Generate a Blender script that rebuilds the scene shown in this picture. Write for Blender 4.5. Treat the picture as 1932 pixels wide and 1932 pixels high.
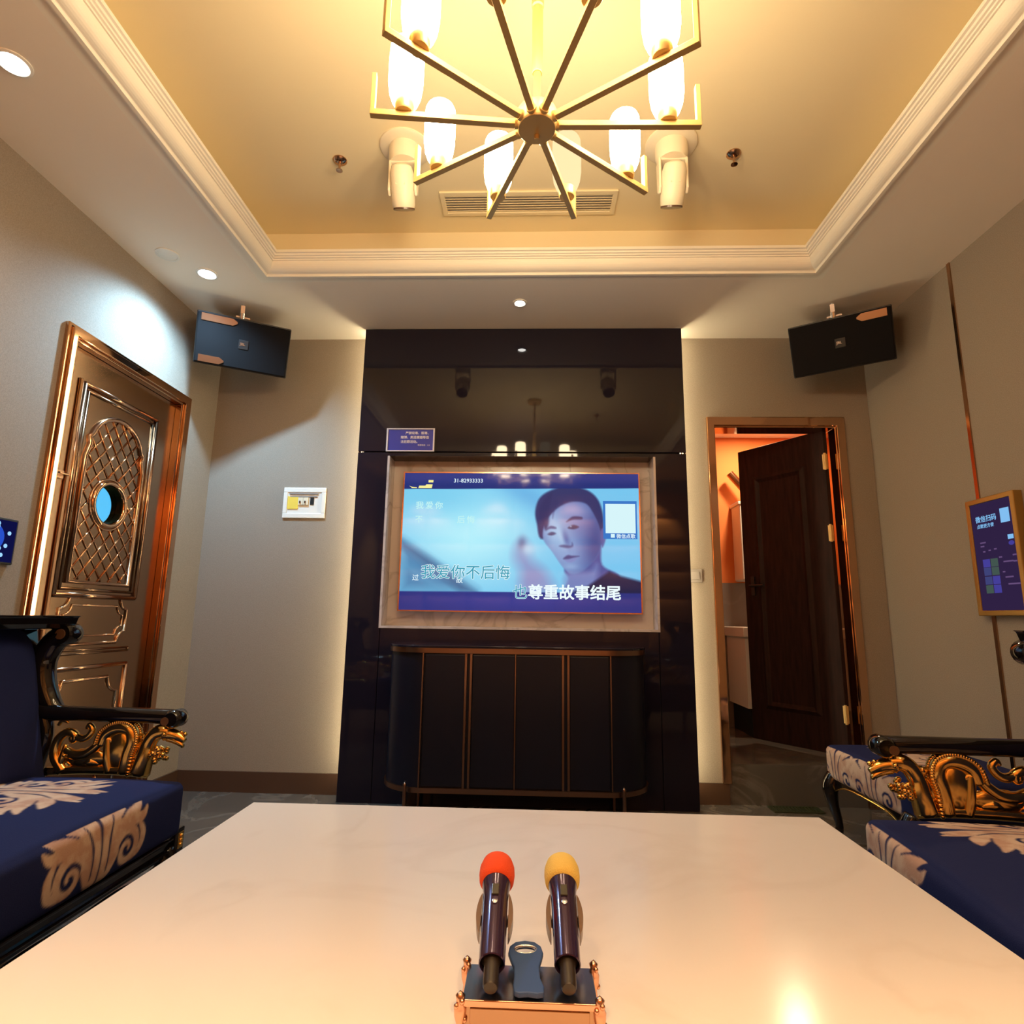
import bpy, bmesh, math, random
import numpy as np
from mathutils import Vector, Matrix

for o in list(bpy.data.objects):
    bpy.data.objects.remove(o, do_unlink=True)
SC = bpy.context.scene
COL = SC.collection
PI = math.pi
random.seed(5)

# ------------------------------------------------------------------ camera
F, PITCH, YAW, ROLL, CH = 1104.7, .1794, -.0377, .0148, .9364
fw = Vector((math.sin(YAW)*math.cos(PITCH), math.cos(YAW)*math.cos(PITCH), math.sin(PITCH)))
rt = Vector((math.cos(YAW), -math.sin(YAW), 0))
up = rt.cross(fw)
rt, up = rt*math.cos(ROLL)+up*math.sin(ROLL), up*math.cos(ROLL)-rt*math.sin(ROLL)
cam = bpy.data.cameras.new('camera')
cam.sensor_width = 36.0
cam.lens = 36.0*F/1932
cam.clip_start = .02
camo = bpy.data.objects.new('camera', cam)
COL.objects.link(camo)
M4 = Matrix((rt, up, -fw)).transposed().to_4x4()
M4.translation = Vector((0, 0, CH))
camo.matrix_world = M4
SC.camera = camo

# ------------------------------------------------------------------ world, exposure
W = bpy.data.worlds.new('world')
SC.world = W
W.use_nodes = True
W.node_tree.nodes['Background'].inputs[0].default_value = (.05, .045, .04, 1)
W.node_tree.nodes['Background'].inputs[1].default_value = .3
SC.view_settings.view_transform = 'Standard'
SC.view_settings.look = 'None'
SC.view_settings.gamma = 1
SC.view_settings.use_curve_mapping = False
SC.view_settings.exposure = 0.0
SC.cycles.max_bounces = 8
SC.cycles.diffuse_bounces = 4
SC.cycles.glossy_bounces = 4
SC.cycles.use_adaptive_sampling = True
SC.cycles.adaptive_threshold = .02
SC.cycles.sample_clamp_indirect = 6
SC.cycles.use_denoising = True

LAMP_STRENGTH = 41.0          # chandelier shades
LAMP_COLOR = (1.0, .76, .47)
STRIP_STRENGTH = 36.0         # strips beside the glass wall
BATH_WATTS = 17.0

def spot(name, loc, watts, color, angle=80, blend=.6, radius=.03, aim=(0, 0, -1)):
    l = bpy.data.lights.new(name, 'SPOT')
    l.energy = watts
    l.color = color
    l.spot_size = math.radians(angle)
    l.spot_blend = blend
    l.shadow_soft_size = radius
    o = bpy.data.objects.new(name, l)
    COL.objects.link(o)
    o.location = loc
    o.rotation_euler = Vector(aim).to_track_quat('-Z', 'Y').to_euler()
    return o

COOL = (.40, .72, 1.0)
NEUT = (1.0, .93, .84)
spot('downlight_lamp', (-1.631, 2.596, 2.57), 115, COOL, 150, .9, aim=(0, 0, -1))
spot('downlight_lamp', (-1.615, 1.474, 2.57), 12, NEUT, 130, .8)
spot('downlight_lamp', (-.083, 2.885, 2.57), 12, (1, .97, .95), 70, .6)
spot('downlight_lamp', (1.64, 1.40, 2.57), 7, NEUT, 130, .8)
for x_ in (-1.35, -.45, .45, 1.35):
    spot('wall_wash_lamp', (x_, -.40, 2.57), 140, (1, .60, .28), 90, .5, aim=(0, -.10, -1))
spot('downlight_lamp', (-1.62, .30, 2.57), 7, NEUT, 130, .8)
spot('downlight_lamp', (1.64, .30, 2.57), 7, NEUT, 130, .8)

# ------------------------------------------------------------------ materials
MATS = {}
def mat(name, base=(.5, .5, .5), rough=.5, metal=0.0, spec=.5, emit=None, estr=0, coat=0, noise=None, bump=None, ior=1.5, sheen=0):
    """noise=(scale, colour2, contrast lo, hi[, stretch]); bump=(scale, strength[, detail])"""
    m = bpy.data.materials.new(name)
    m.use_nodes = True
    nt = m.node_tree
    b = nt.nodes['Principled BSDF']
    b.inputs['Base Color'].default_value = (*base, 1)
    b.inputs['Roughness'].default_value = rough
    b.inputs['Metallic'].default_value = metal
    b.inputs['Specular IOR Level'].default_value = spec
    b.inputs['IOR'].default_value = ior
    b.inputs['Coat Weight'].default_value = coat
    b.inputs['Sheen Weight'].default_value = sheen
    if emit:
        b.inputs['Emission Color'].default_value = (*emit, 1)
        b.inputs['Emission Strength'].default_value = estr
    if noise or bump:
        tc = nt.nodes.new('ShaderNodeTexCoord')
    if noise:
        n = nt.nodes.new('ShaderNodeTexNoise')
        n.inputs['Scale'].default_value = noise[0]
        n.inputs['Detail'].default_value = 6
        src = tc.outputs['Object']
        if len(noise) > 4:
            mp = nt.nodes.new('ShaderNodeMapping')
            mp.inputs['Scale'].default_value = noise[4]
            nt.links.new(src, mp.inputs[0])
            src = mp.outputs[0]
        nt.links.new(src, n.inputs['Vector'])
        r = nt.nodes.new('ShaderNodeValToRGB')
        r.color_ramp.elements[0].position = noise[2]
        r.color_ramp.elements[1].position = noise[3]
        r.color_ramp.elements[0].color = (*base, 1)
        r.color_ramp.elements[1].color = (*noise[1], 1)
        nt.links.new(n.outputs['Fac'], r.inputs[0])
        nt.links.new(r.outputs[0], b.inputs['Base Color'])
    if bump:
        n = nt.nodes.new('ShaderNodeTexNoise')
        n.inputs['Scale'].default_value = bump[0]
        n.inputs['Detail'].default_value = 3
        nt.links.new(tc.outputs['Object'], n.inputs['Vector'])
        bp = nt.nodes.new('ShaderNodeBump')
        bp.inputs['Strength'].default_value = bump[1]
        bp.inputs['Distance'].default_value = .002
        nt.links.new(n.outputs['Fac'], bp.inputs['Height'])
        nt.links.new(bp.outputs[0], b.inputs['Normal'])
    MATS[name] = m
    return m

def vein_mat(name, base, vein, rough, scale=1.6, coat=0, amount=.5):
    m = mat(name, base, rough, coat=coat)
    nt = m.node_tree
    b = nt.nodes['Principled BSDF']
    tc = nt.nodes.new('ShaderNodeTexCoord')
    n1 = nt.nodes.new('ShaderNodeTexNoise')
    n1.inputs['Scale'].default_value = scale
    n1.inputs['Detail'].default_value = 8
    n1.inputs['Distortion'].default_value = 1.3
    nt.links.new(tc.outputs['Object'], n1.inputs['Vector'])
    r = nt.nodes.new('ShaderNodeValToRGB')
    e = r.color_ramp.elements
    e[0].position = .46; e[0].color = (0, 0, 0, 1)
    e[1].position = .5; e[1].color = (1, 1, 1, 1)
    k = r.color_ramp.elements.new(.54); k.color = (0, 0, 0, 1)
    nt.links.new(n1.outputs['Fac'], r.inputs[0])
    n2 = nt.nodes.new('ShaderNodeTexNoise')
    n2.inputs['Scale'].default_value = scale*2.7
    n2.inputs['Detail'].default_value = 5
    nt.links.new(tc.outputs['Object'], n2.inputs['Vector'])
    mu = nt.nodes.new('ShaderNodeMath'); mu.operation = 'MULTIPLY'
    nt.links.new(r.outputs[0], mu.inputs[0]); nt.links.new(n2.outputs['Fac'], mu.inputs[1])
    m2 = nt.nodes.new('ShaderNodeMath'); m2.operation = 'MULTIPLY'; m2.inputs[1].default_value = amount
    nt.links.new(mu.outputs[0], m2.inputs[0])
    mx = nt.nodes.new('ShaderNodeMix'); mx.data_type = 'RGBA'
    mx.inputs[6].default_value = (*base, 1); mx.inputs[7].default_value = (*vein, 1)
    nt.links.new(m2.outputs[0], mx.inputs[0])
    nt.links.new(mx.outputs[2], b.inputs['Base Color'])
    return m

def emat(name, col, strength):
    m = bpy.data.materials.new(name)
    m.use_nodes = True
    nt = m.node_tree
    nt.nodes.clear()
    e = nt.nodes.new('ShaderNodeEmission')
    e.inputs[0].default_value = (*col, 1)
    e.inputs[1].default_value = strength
    o = nt.nodes.new('ShaderNodeOutputMaterial')
    nt.links.new(e.outputs[0], o.inputs[0])
    MATS[name] = m
    return m

def s2l(c):
    return tuple((v/12.92 if v <= .04045 else ((v+.055)/1.055)**2.4) for v in (x/255 for x in c))

mat('wall_cloth', (.33, .28, .225), .85, noise=(260, (.27, .225, .18), .35, .65), bump=(420, .35))
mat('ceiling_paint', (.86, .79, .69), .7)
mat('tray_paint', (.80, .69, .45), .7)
mat('cornice_paint', (.86, .82, .72), .55)
vein_mat('floor_stone', (.10, .088, .078), (.24, .21, .18), .14, 2.2, amount=.8)
mat('skirting_brown', (.085, .045, .028), .25)
mat('copper_mirror', (.62, .37, .22), .07, 1.0)
mat('copper_satin', (.48, .29, .18), .17, 1.0)
mat('door_bronze', (.33, .21, .13), .2, 1.0)
mat('black_glass', (.013, .011, .021), .035, ior=1.44)  # slight purple-blue tint in the base colour stands in for bloom near the television
mat('copper_dim', (.42, .25, .15), .35, 1.0)
mat('cabinet_copper', (.30, .18, .125), .28, 1.0)
vein_mat('niche_marble', (.60, .55, .54), (.30, .27, .26), .22, 3.2, amount=.9)
vein_mat('table_stone', (.79, .725, .65), (.58, .49, .40), .16, 1.5, amount=.30).node_tree.nodes['Principled BSDF'].inputs['Specular IOR Level'].default_value = .15
mat('rose_gold', (.78, .44, .30), .2, 1.0)
mat('brass', (.68, .47, .18), .42, .5)
mat('kiosk_gold', (.42, .25, .07), .35, .8)
mat('gilded', (.88, .55, .15), .17, 1.0)
mat('black_lacquer', (.008, .006, .005), .09, coat=.3)
mat('navy_gloss', (.007, .008, .018), .34, spec=.3)
mat('black_plastic', (.012, .012, .013), .45)
mat('speaker_cloth', (.011, .010, .011), .9, spec=.1, bump=(900, .5))
mat('dark_gap', (.004, .004, .004), .8)
mat('white_plastic', (.80, .78, .72), .4)
mat('cream_plastic', (.80, .72, .55), .45)
mat('grey_plastic', (.28, .25, .23), .5)
mat('yellow_paper', (.85, .62, .08), .7)
mat('wood_dark', (.030, .0125, .0105), .55, spec=.15, noise=(9, (.013, .006, .005), .3, .7, (6, 6, .6)))
mat('orange_paint', (.80, .23, .055), .75)
vein_mat('bath_tile', (.21, .18, .165), (.30, .27, .25), .3, 2.0)
mat('foam_red', (.80, .085, .02), .95, bump=(700, .6))
mat('foam_yellow', (.78, .58, .15), .95, bump=(700, .6))
mat('mic_purple', (.040, .017, .060), .16, .5, coat=.5)
mat('mic_black', (.02, .014, .010), .35)
mat('mic_window', (.05, .045, .03), .25)
mat('silver', (.75, .75, .76), .25, 1.0)
mat('mirror', (.42, .40, .40), .22, 1.0)
mat('opener_blue', (.025, .065, .20), .5)
mat('quilt', (.55, .27, .10), .5, bump=(300, .3))
mat('sign_blue', (.045, .055, .36), .3)
mat('sign_white', (.72, .68, .70), .4)
mat('wood_disc', (.12, .06, .03), .3)
mat('grate_green', (.030, .038, .016), .5)
mat('corridor_cream', (.72, .50, .26), .6)
mat('tan_tile', (.30, .26, .22), .25)
emat('lamp_glow', LAMP_COLOR, LAMP_STRENGTH)
emat('lamp_dim', (1.0, .76, .40), 1.15)
emat('spot_glow_cool', (.80, .93, 1.0), 22)
emat('spot_glow_white', (1.0, .96, .9), 22)
emat('strip_glow', (1.0, .82, .50), STRIP_STRENGTH)
emat('corridor_blue_glow', (.10, .55, .95), 1.3)
emat('text_white', (.80, .95, 1.0), 1.0)
emat('text_cyan', s2l((62, 158, 184)), 1.0)
emat('text_outline', (.86, .98, 1.0), 1.0)
emat('text_gold', s2l((250, 240, 150)), 1.0)
emat('text_teal', s2l((196, 244, 244)), 1.0)
emat('card_blue', s2l((62, 120, 200)), 1.0)
emat('card_white', s2l((215, 245, 250)), 1.0)
emat('kiosk_back', s2l((47, 33, 66)), 1.0)
emat('kiosk_light', s2l((130, 190, 240)), 1.0)
emat('tile_blue', s2l((68, 62, 150)), 1.0)
emat('tile_green', s2l((66, 84, 78)), 1.0)
emat('tile_slate', s2l((62, 66, 118)), 1.0)
emat('kiosk_faint', s2l((100, 76, 118)), 1.0)
emat('tablet_back', s2l((14, 16, 66)), 1.0)
emat('tablet_blue', s2l((40, 80, 200)), 1.0)
emat('tablet_glow', s2l((150, 205, 255)), 1.15)

# ------------------------------------------------------------------ mesh building
class MB:
    def __init__(s):
        s.bm = bmesh.new()
    def box(s, x0, x1, y0, y1, z0, z1, M=None, bev=0):
        vs = [s.bm.verts.new((x, y, z)) for x in (x0, x1) for y in (y0, y1) for z in (z0, z1)]
        fs = [s.bm.faces.new([vs[i] for i in q]) for q in ((0, 1, 3, 2), (4, 6, 7, 5), (0, 4, 5, 1), (2, 3, 7, 6), (0, 2, 6, 4), (1, 5, 7, 3))]
        if bev:
            es = {e for f in fs for e in f.edges}
            r = bmesh.ops.bevel(s.bm, geom=list(es), offset=bev, segments=2, affect='EDGES', profile=.5)
            if M: 
                vv = {v for f in r['faces'] for v in f.verts} | {v for v in vs if v.is_valid}
                bmesh.ops.transform(s.bm, matrix=M, verts=list(vv))
        elif M:
            bmesh.ops.transform(s.bm, matrix=M, verts=vs)
        return s
    def lathe(s, prof, c=(0, 0, 0), axis=(0, 0, 1), n=32, cap=True, sx=1, sy=1):
        A = Vector(axis).normalized()
        q = A.to_track_quat('Z', 'Y').to_matrix()
        C0 = Vector(c)
        rings = []
        for r, h in prof:
            if r < 1e-6:
                rings.append([s.bm.verts.new(C0+q @ Vector((0, 0, h)))])
            else:
                rings.append([s.bm.verts.new(C0+q @ Vector((r*sx*math.cos(2*PI*i/n), r*sy*math.sin(2*PI*i/n), h))) for i in range(n)])
        for a, b in zip(rings, rings[1:]):
            for i in range(n):
                j = (i+1) % n
                if len(a) == 1 and len(b) == 1: continue
                if len(a) == 1: s.bm.faces.new((a[0], b[i], b[j]))
                elif len(b) == 1: s.bm.faces.new((a[i], a[j], b[0]))
                else: s.bm.faces.new((a[i], a[j], b[j], b[i]))
        if cap:
            if len(rings[0]) > 1: s.bm.faces.new(rings[0][::-1])
            if len(rings[-1]) > 1: s.bm.faces.new(rings[-1])
        return s
    def tube(s, pts, rad, n=10, closed=False, smooth=0, flat=1.0, nrm=None):
        """rad: number or list; flat squeezes the section along nrm"""
        P = [Vector(p) for p in pts]
        R = list(rad) if isinstance(rad, (list, tuple)) else [rad]*len(P)
        if smooth:
            P, R = catmull(P, R, smooth, closed)
        m = len(P)
        ref = Vector(nrm) if nrm else None
        rings = []
        last = None
        for i in range(m):
            if closed: t = P[(i+1) % m]-P[i-1]
            else: t = P[min(i+1, m-1)]-P[max(i-1, 0)]
            if t.length < 1e-9: t = Vector((0, 0, 1))
            t.normalize()
            if ref is not None: a = ref-t*ref.dot(t)
            elif last is None:
                a = Vector((0, 0, 1)) if abs(t.z) < .9 else Vector((1, 0, 0))
                a = a-t*a.dot(t)
            else: a = last-t*last.dot(t)
            if a.length < 1e-6: a = t.orthogonal()
            a.normalize()
            last = a
            b = t.cross(a)
            rings.append([s.bm.verts.new(P[i]+R[i]*(a*flat*math.cos(2*PI*k/n)+b*math.sin(2*PI*k/n))) for k in range(n)])
        rr = zip(rings, rings[1:]+[rings[0]]) if closed else zip(rings, rings[1:])
        for a, b in rr:
            for k in range(n):
                j = (k+1) % n
                s.bm.faces.new((a[k], a[j], b[j], b[k]))
        if not closed:
            s.bm.faces.new(rings[0][::-1]); s.bm.faces.new(rings[-1])
        return s
    def bar(s, a, b, w, h, upv=(0, 0, 1)):
        a, b = Vector(a), Vector(b)
        t = (b-a).normalized()
        u = Vector(upv); u = (u-t*u.dot(t)).normalized()
        v = t.cross(u)
        c = [[s.bm.verts.new(p+v*i*w/2+u*j*h/2) for i, j in ((-1, -1), (1, -1), (1, 1), (-1, 1))] for p in (a, b)]
        s.bm.faces.new(c[0][::-1]); s.bm.faces.new(c[1])
        for k in range(4):
            j = (k+1) % 4
            s.bm.faces.new((c[0][k], c[0][j], c[1][j], c[1][k]))
        return s
    def sphere(s, c, r, sc=(1, 1, 1), n=16):
        ret = bmesh.ops.create_uvsphere(s.bm, u_segments=n, v_segments=max(6, n//2), radius=1)
        bmesh.ops.transform(s.bm, matrix=Matrix.Translation(c) @ Matrix.Diagonal((r*sc[0], r*sc[1], r*sc[2], 1)), verts=ret['verts'])
        return s
    def prism(s, poly, fn, d0, d1, holes=()):
        """2D outline (with holes) mapped by fn(u, v, d), extruded from depth d0 to d1"""
        loops = [poly]+list(holes)
        layers = []
        for d in (d0, d1):
            vl = []
            es = []
            for lp in loops:
                v = [s.bm.verts.new(fn(u, w, d)) for u, w in lp]
                vl.append(v)
                es += [s.bm.edges.new((v[i], v[(i+1) % len(v)])) for i in range(len(v))]
            if holes or len(poly) > 4:
                bmesh.ops.triangle_fill(s.bm, use_beauty=True, use_dissolve=False, edges=es)
            else:
                s.bm.faces.new(vl[0])
            layers.append(vl)
        for la, lb in zip(*layers):
            n = len(la)
            for i in range(n):
                s.bm.faces.new((la[i], la[(i+1) % n], lb[(i+1) % n], lb[i]))
        return s
    def quad(s, *p):
        s.bm.faces.new([s.bm.verts.new(q) for q in p])
        return s
    def sweep_rect(s, prof, x0, x1, y0, y1):
        """section (d inward, z) swept round a rectangle with mitred corners"""
        rings = []
        for d, z in prof:
            rings.append([s.bm.verts.new(p) for p in ((x0+d, y0+d, z), (x1-d, y0+d, z), (x1-d, y1-d, z), (x0+d, y1-d, z))])
        for a, b in zip(rings, rings[1:]+[rings[0]]):
            for k in range(4):
                j = (k+1) % 4
                s.bm.faces.new((a[k], a[j], b[j], b[k]))
        return s
    def build(s, name, m, parent=None, smooth=False, bevel=0, loc=None, rot=None):
        bmesh.ops.recalc_face_normals(s.bm, faces=s.bm.faces)
        me = bpy.data.meshes.new(name)
        s.bm.to_mesh(me)
        s.bm.free()
        me.materials.append(MATS[m] if isinstance(m, str) else m)
        o = bpy.data.objects.new(name, me)
        COL.objects.link(o)
        if parent: o.parent = parent
        if loc: o.location = loc
        if rot: o.rotation_euler = rot
        if smooth:
            for p in me.polygons: p.use_smooth = True
            if smooth != 'all':
                try:
                    me.set_sharp_from_angle(angle=math.radians(42))
                except Exception:
                    pass
        if bevel:
            b = o.modifiers.new('bevel', 'BEVEL')
            b.width = bevel; b.segments = 2; b.limit_method = 'ANGLE'
        return o

def catmull(P, R, k, closed=False):
    n = len(P)
    Q, S = [], []
    rng = n if closed else n-1
    for i in range(rng):
        if closed: p = [P[(i+j) % n] for j in (-1, 0, 1, 2)]; r0, r1 = R[i], R[(i+1) % n]
        else: p = [P[max(i-1, 0)], P[i], P[i+1], P[min(i+2, n-1)]]; r0, r1 = R[i], R[i+1]
        for q in range(k):
            t = q/k
            Q.append(.5*((2*p[1])+(p[2]-p[0])*t+(2*p[0]-5*p[1]+4*p[2]-p[3])*t*t+(3*p[1]-p[0]-3*p[2]+p[3])*t**3))
            S.append(r0+(r1-r0)*t)
    if not closed:
        Q.append(P[-1]); S.append(R[-1])
    return Q, S

def tag(o, label=None, cat=None, group=None, kind=None):
    if label: o['label'] = label
    if cat: o['category'] = cat
    if group: o['group'] = group
    if kind: o['kind'] = kind
    return o
def thing(name, label, cat, loc=(0, 0, 0), rotz=0, group=None):
    o = bpy.data.objects.new(name, None)
    o.empty_display_size = .05
    COL.objects.link(o)
    o.location = loc
    o.rotation_euler = (0, 0, rotz)
    return tag(o, label, cat, group)
def structure(o):
    o['kind'] = 'structure'
    return o
def kids(o):
    return [c for c in bpy.data.objects if c.parent == o]
def copy_tree(o, parent=None):
    c = o.copy()
    COL.objects.link(c)
    if parent: c.parent = parent
    for ch in kids(o):
        copy_tree(ch, c)
    return c

def text(body, size, name, m, parent, M, bold=0.0, depth=.0004, align='LEFT', spacing=1.0):
    cu = bpy.data.curves.new(name, 'FONT')
    cu.body = body
    cu.size = size
    cu.align_x = align
    cu.align_y = 'BOTTOM_BASELINE'
    cu.extrude = depth
    cu.space_character = spacing
    cu.resolution_u = 3
    t = bpy.data.objects.new(name, cu)
    COL.objects.link(t)
    bpy.context.view_layer.update()
    me = bpy.data.meshes.new_from_object(t.evaluated_get(bpy.context.evaluated_depsgraph_get()))
    if bold:
        bm = bmesh.new()
        for i in range(9):
            k0 = len(bm.verts)
            bm.from_mesh(me)
            bm.verts.ensure_lookup_table()
            dx, dy = (0, 0) if i == 8 else (bold*math.cos(i*PI/4), bold*math.sin(i*PI/4))
            bmesh.ops.translate(bm, vec=(dx, dy, -i*.00001), verts=bm.verts[k0:])
        bm.to_mesh(me)
        bm.free()
    me.name = name
    me.materials.clear()
    me.materials.append(MATS[m])
    bpy.data.objects.remove(t)
    o = bpy.data.objects.new(name, me)
    COL.objects.link(o)
    o.parent = parent
    o.matrix_local = M
    return o
def face_front(x, y, z):      # writing read by someone looking toward +y
    return Matrix.Translation((x, y, z)) @ Matrix.Rotation(PI/2, 4, 'X')
def face_right(x, y, z):      # writing on the right wall, read looking toward +x
    return Matrix.Translation((x, y, z)) @ Matrix.Rotation(-PI/2, 4, 'Z') @ Matrix.Rotation(PI/2, 4, 'X')

# ================================================================== ROOM
D, XL, XR, H, YR = 3.2995, -1.9167, 1.931, 2.6, -.72
ZT = 2.87
T = .12
b = MB(); b.box(XL-T, XR+T, YR-T, D+.06, -.08, 0)
structure(b.build('floor', 'floor_stone'))

# left wall with a doorway
DY0, DY1, DZ = 2.205, 2.955, 2.05
b = MB()
b.box(XL-T, XL, YR-T, DY0, 0, H+.4); b.box(XL-T, XL, DY1, D+T, 0, H+.4); b.box(XL-T, XL, DY0, DY1, DZ, H+.4)
structure(b.build('wall_left', 'wall_cloth'))
b = MB(); b.box(XR, XR+T, YR-T, D+T, 0, H+.4)
structure(b.build('wall_right', 'wall_cloth'))
# back wall with the opening of the washroom
BX0, BX1, BZ0, BZ1 = 1.03, 1.745, .20, 2.06
b = MB()
b.box(XL, BX0, D, D+T, 0, H+.4); b.box(BX1, XR, D, D+T, 0, H+.4); b.box(BX0, BX1, D, D+T, BZ1, H+.4)
structure(b.build('wall_back', 'wall_cloth'))
b = MB(); b.box(XL-T, XR+T, YR-T, YR, 0, H+.4)
structure(b.build('wall_rear', 'wall_cloth'))

# dropped ceiling ring and the raised tray
TX0, TX1, TY0, TY1 = -1.355, 1.362, -.03, 2.633
g = .045
b = MB()
b.box(XL, TX0-g, YR, D, H, ZT+.1); b.box(TX1+g, XR, YR, D, H, ZT+.1)
b.box(TX0-g, TX1+g, YR, TY0-g, H, ZT+.1); b.box(TX0-g, TX1+g, TY1+g, D, H, ZT+.1)
structure(b.build('ceiling', 'ceiling_paint'))
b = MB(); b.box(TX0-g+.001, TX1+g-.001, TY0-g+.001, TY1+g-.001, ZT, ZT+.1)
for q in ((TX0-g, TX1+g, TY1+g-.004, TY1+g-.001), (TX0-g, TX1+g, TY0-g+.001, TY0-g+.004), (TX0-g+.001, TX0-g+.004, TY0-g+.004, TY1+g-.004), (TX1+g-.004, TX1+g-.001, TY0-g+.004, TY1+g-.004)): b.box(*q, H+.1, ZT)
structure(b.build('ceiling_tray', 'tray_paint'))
prof = [(-g, H), (0, H), (0, H-.006), (.014, H-.006), (.016, H+.004)]
for k in range(9):
    a = k/8*PI/2
    prof.append((.018+.040*math.sin(a)*1.0, H+.006+.046*(1-math.cos(a))))
prof += [(.064, H+.052), (.065, H+.058), (.072, H+.060), (.073, H+.066), (.080, H+.068), (.082, H+.076), (.090, H+.078), (.090, H+.092), (-g, H+.092)]
b = MB(); b.sweep_rect(prof, TX0, TX1, TY0, TY1)
structure(b.build('trim_1', 'cornice_paint'))

# skirting
b = MB(); b.box(XL, -.99, D-.012, D, 0, .105)
structure(b.build('baseboard_back', 'skirting_brown'))
b = MB(); b.box(.84, BX0, D-.012, D, 0, .105); b.box(BX1, XR, D-.012, D, 0, .105)
structure(b.build('baseboard_back.001', 'skirting_brown'))
b = MB(); b.box(XL, XL+.012, YR, DY0-.06, 0, .105); b.box(XL, XL+.012, DY1+.07, D-.012, 0, .105)
structure(b.build('baseboard_left', 'skirting_brown'))
b = MB(); b.box(XR-.012, XR, YR, D-.012, 0, .105)
structure(b.build('baseboard_right', 'skirting_brown'))
# copper strips on the right wall
for i, y in enumerate((2.559, 1.35, .15)):
    b = MB(); b.box(XR-.006, XR+.001, y-.009, y+.009, .105, H)
    structure(b.build('trim_%d' % (2+i), 'copper_satin'))

# step into the washroom, washroom shell
b = MB(); b.box(BX0, BX1, D+.003, D+T, 0, BZ0); b.box(.55, XR+.3, D+T, 4.46, 0, BZ0)
structure(b.build('floor_washroom', 'floor_stone'))
b = MB()
b.box(.45, 2.3, 4.40, 4.5, 1.215, 2.5); b.box(.45, .55, D+T, 4.4, 1.215, 2.5); b.box(2.2, 2.3, D+T, 4.4, 1.215, 2.5)
structure(b.build('wall_washroom', 'orange_paint'))
b = MB()
b.box(.45, 2.3, 4.395, 4.5, .2, 1.215); b.box(.45, .555, D+T, 4.4, .2, 1.215); b.box(2.195, 2.3, D+T, 4.4, .2, 1.215)
structure(b.build('wall_washroom_tile', 'bath_tile'))
b = MB(); b.box(.45, 2.3, D+T, 4.5, 2.33, 2.4)
structure(b.build('ceiling_washroom', 'ceiling_paint'))
l = bpy.data.lights.new('washroom_lamp', 'AREA'); l.energy = BATH_WATTS; l.color = (1, .74, .46); l.size = .10
o = bpy.data.objects.new('washroom_lamp', l); COL.objects.link(o); o.location = (1.58, 3.98, 2.32)

# corridor behind the left door
b = MB(); b.box(-3.3, -3.2, .9, 6.0, 0, 2.7); b.box(-3.3, XL-T, 5.9, 6.0, 0, 2.7); b.box(-3.3, XL-T, .8, .9, 0, 2.7); b.box(-3.3, XL-T, .8, 6, 2.6, 2.7); b.box(-3.3, XL-T, .8, 6, -.08, 0); b.box(XL-T-.02, XL-T, D+T, 6, 0, 2.7)
structure(b.build('wall_corridor', 'corridor_cream'))
b = MB(); b.box(-3.199, -3.17, 3.45, 5.2, 1.15, 2.45)  # glowing panel put in to give the blue light beyond the round window
tag(b.build('blue_light_panel', 'corridor_blue_glow'), 'bright blue panel seen through the round window of the copper door', 'light panel')

# rear wall of quilted panels (seen mirrored in the dark glass)
t = thing('quilted_wall', 'brown quilted wall panels lit from above, mirrored in the dark glass', 'wall panel', (0, YR, 0))
n = 7
wq = (XR-XL-.1)/n
for i in range(n):
    b = MB()
    for j in range(6):
        x0 = XL+.05+i*wq; z0 = .57+j*.315
        ret = bmesh.ops.create_grid(b.bm, x_segments=12, y_segments=10, size=.5)
        for v in ret['verts']:
            u, w = v.co.x*2, v.co.y*2
            k = (1-u**4)*(1-w**4)
            v.co = Vector((x0+wq/2+u*wq/2*.99, .02+.045*k, z0+.159+w*.158))
    b.build('quilted_panel', 'quilt', t, smooth='all')
b = MB(); b.box(XL+.05, XR-.05, .0, .02, .56, 2.46)
b.build('backing', 'dark_gap', t)

# ================================================================== GLASS FEATURE WALL
P0, P1, PY = -.9953, .8408, 3.164
NX0, NX1, NZ0, NZ1 = -.812, .658, .887, 1.827
t = thing('glass_feature_wall', 'tall black glass column with a marble television niche, lit along both edges', 'feature wall', (0, 0, 0))
b = MB()
yb = PY+.012
b.box(P0+.03, NX0-.012, yb, D-.001, 0, H-.001); b.box(NX1+.012, P1-.03, yb, D-.001, 0, H-.001)
b.box(NX0-.012, NX1+.012, yb, D-.001, NZ1+.012, H-.001); b.box(NX0-.012, NX1+.012, yb, D-.001, 0, NZ0-.012)
b.build('carcass', 'dark_gap', t)
for nm, x0, x1, z0, z1 in (('glass_panel', P0, P1, 1.853, H-.004), ('glass_panel', P0, NX0-.006, .0, 1.847), ('glass_panel', NX1+.006, P1, .0, 1.847),
                           ('glass_panel', NX0-.004, NX1+.004, .0, NZ0-.002), ('glass_panel', NX0-.004, NX1+.004, NZ1+.004, 1.847)):
    b = MB(); b.box(x0, x1, PY, yb, z0, z1)
    b.build(nm, 'black_glass', t, bevel=.0025)
for x0, x1 in ((P0, P0+.012), (P1-.012, P1)):
    b = MB(); b.box(x0, x1, yb, PY+.03, 0, H-.003)
    b.build('edge_trim', 'copper_satin', t)
b = MB()
b.box(NX0, NX1, D-.016, D-.004, NZ0, NZ1)
b.box(NX0-.012, NX0, PY-.002, D-.004, NZ0, NZ1); b.box(NX1, NX1+.012, PY-.002, D-.004, NZ0, NZ1)
b.box(NX0-.012, NX1+.012, PY-.002, D-.004, NZ0-.012, NZ0)
b.build('niche', 'niche_marble', t)
b = MB(); b.box(NX0-.012, NX1+.012, PY-.002, D-.004, NZ1, NZ1+.012)
b.build('niche_top', 'black_glass', t)
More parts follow.
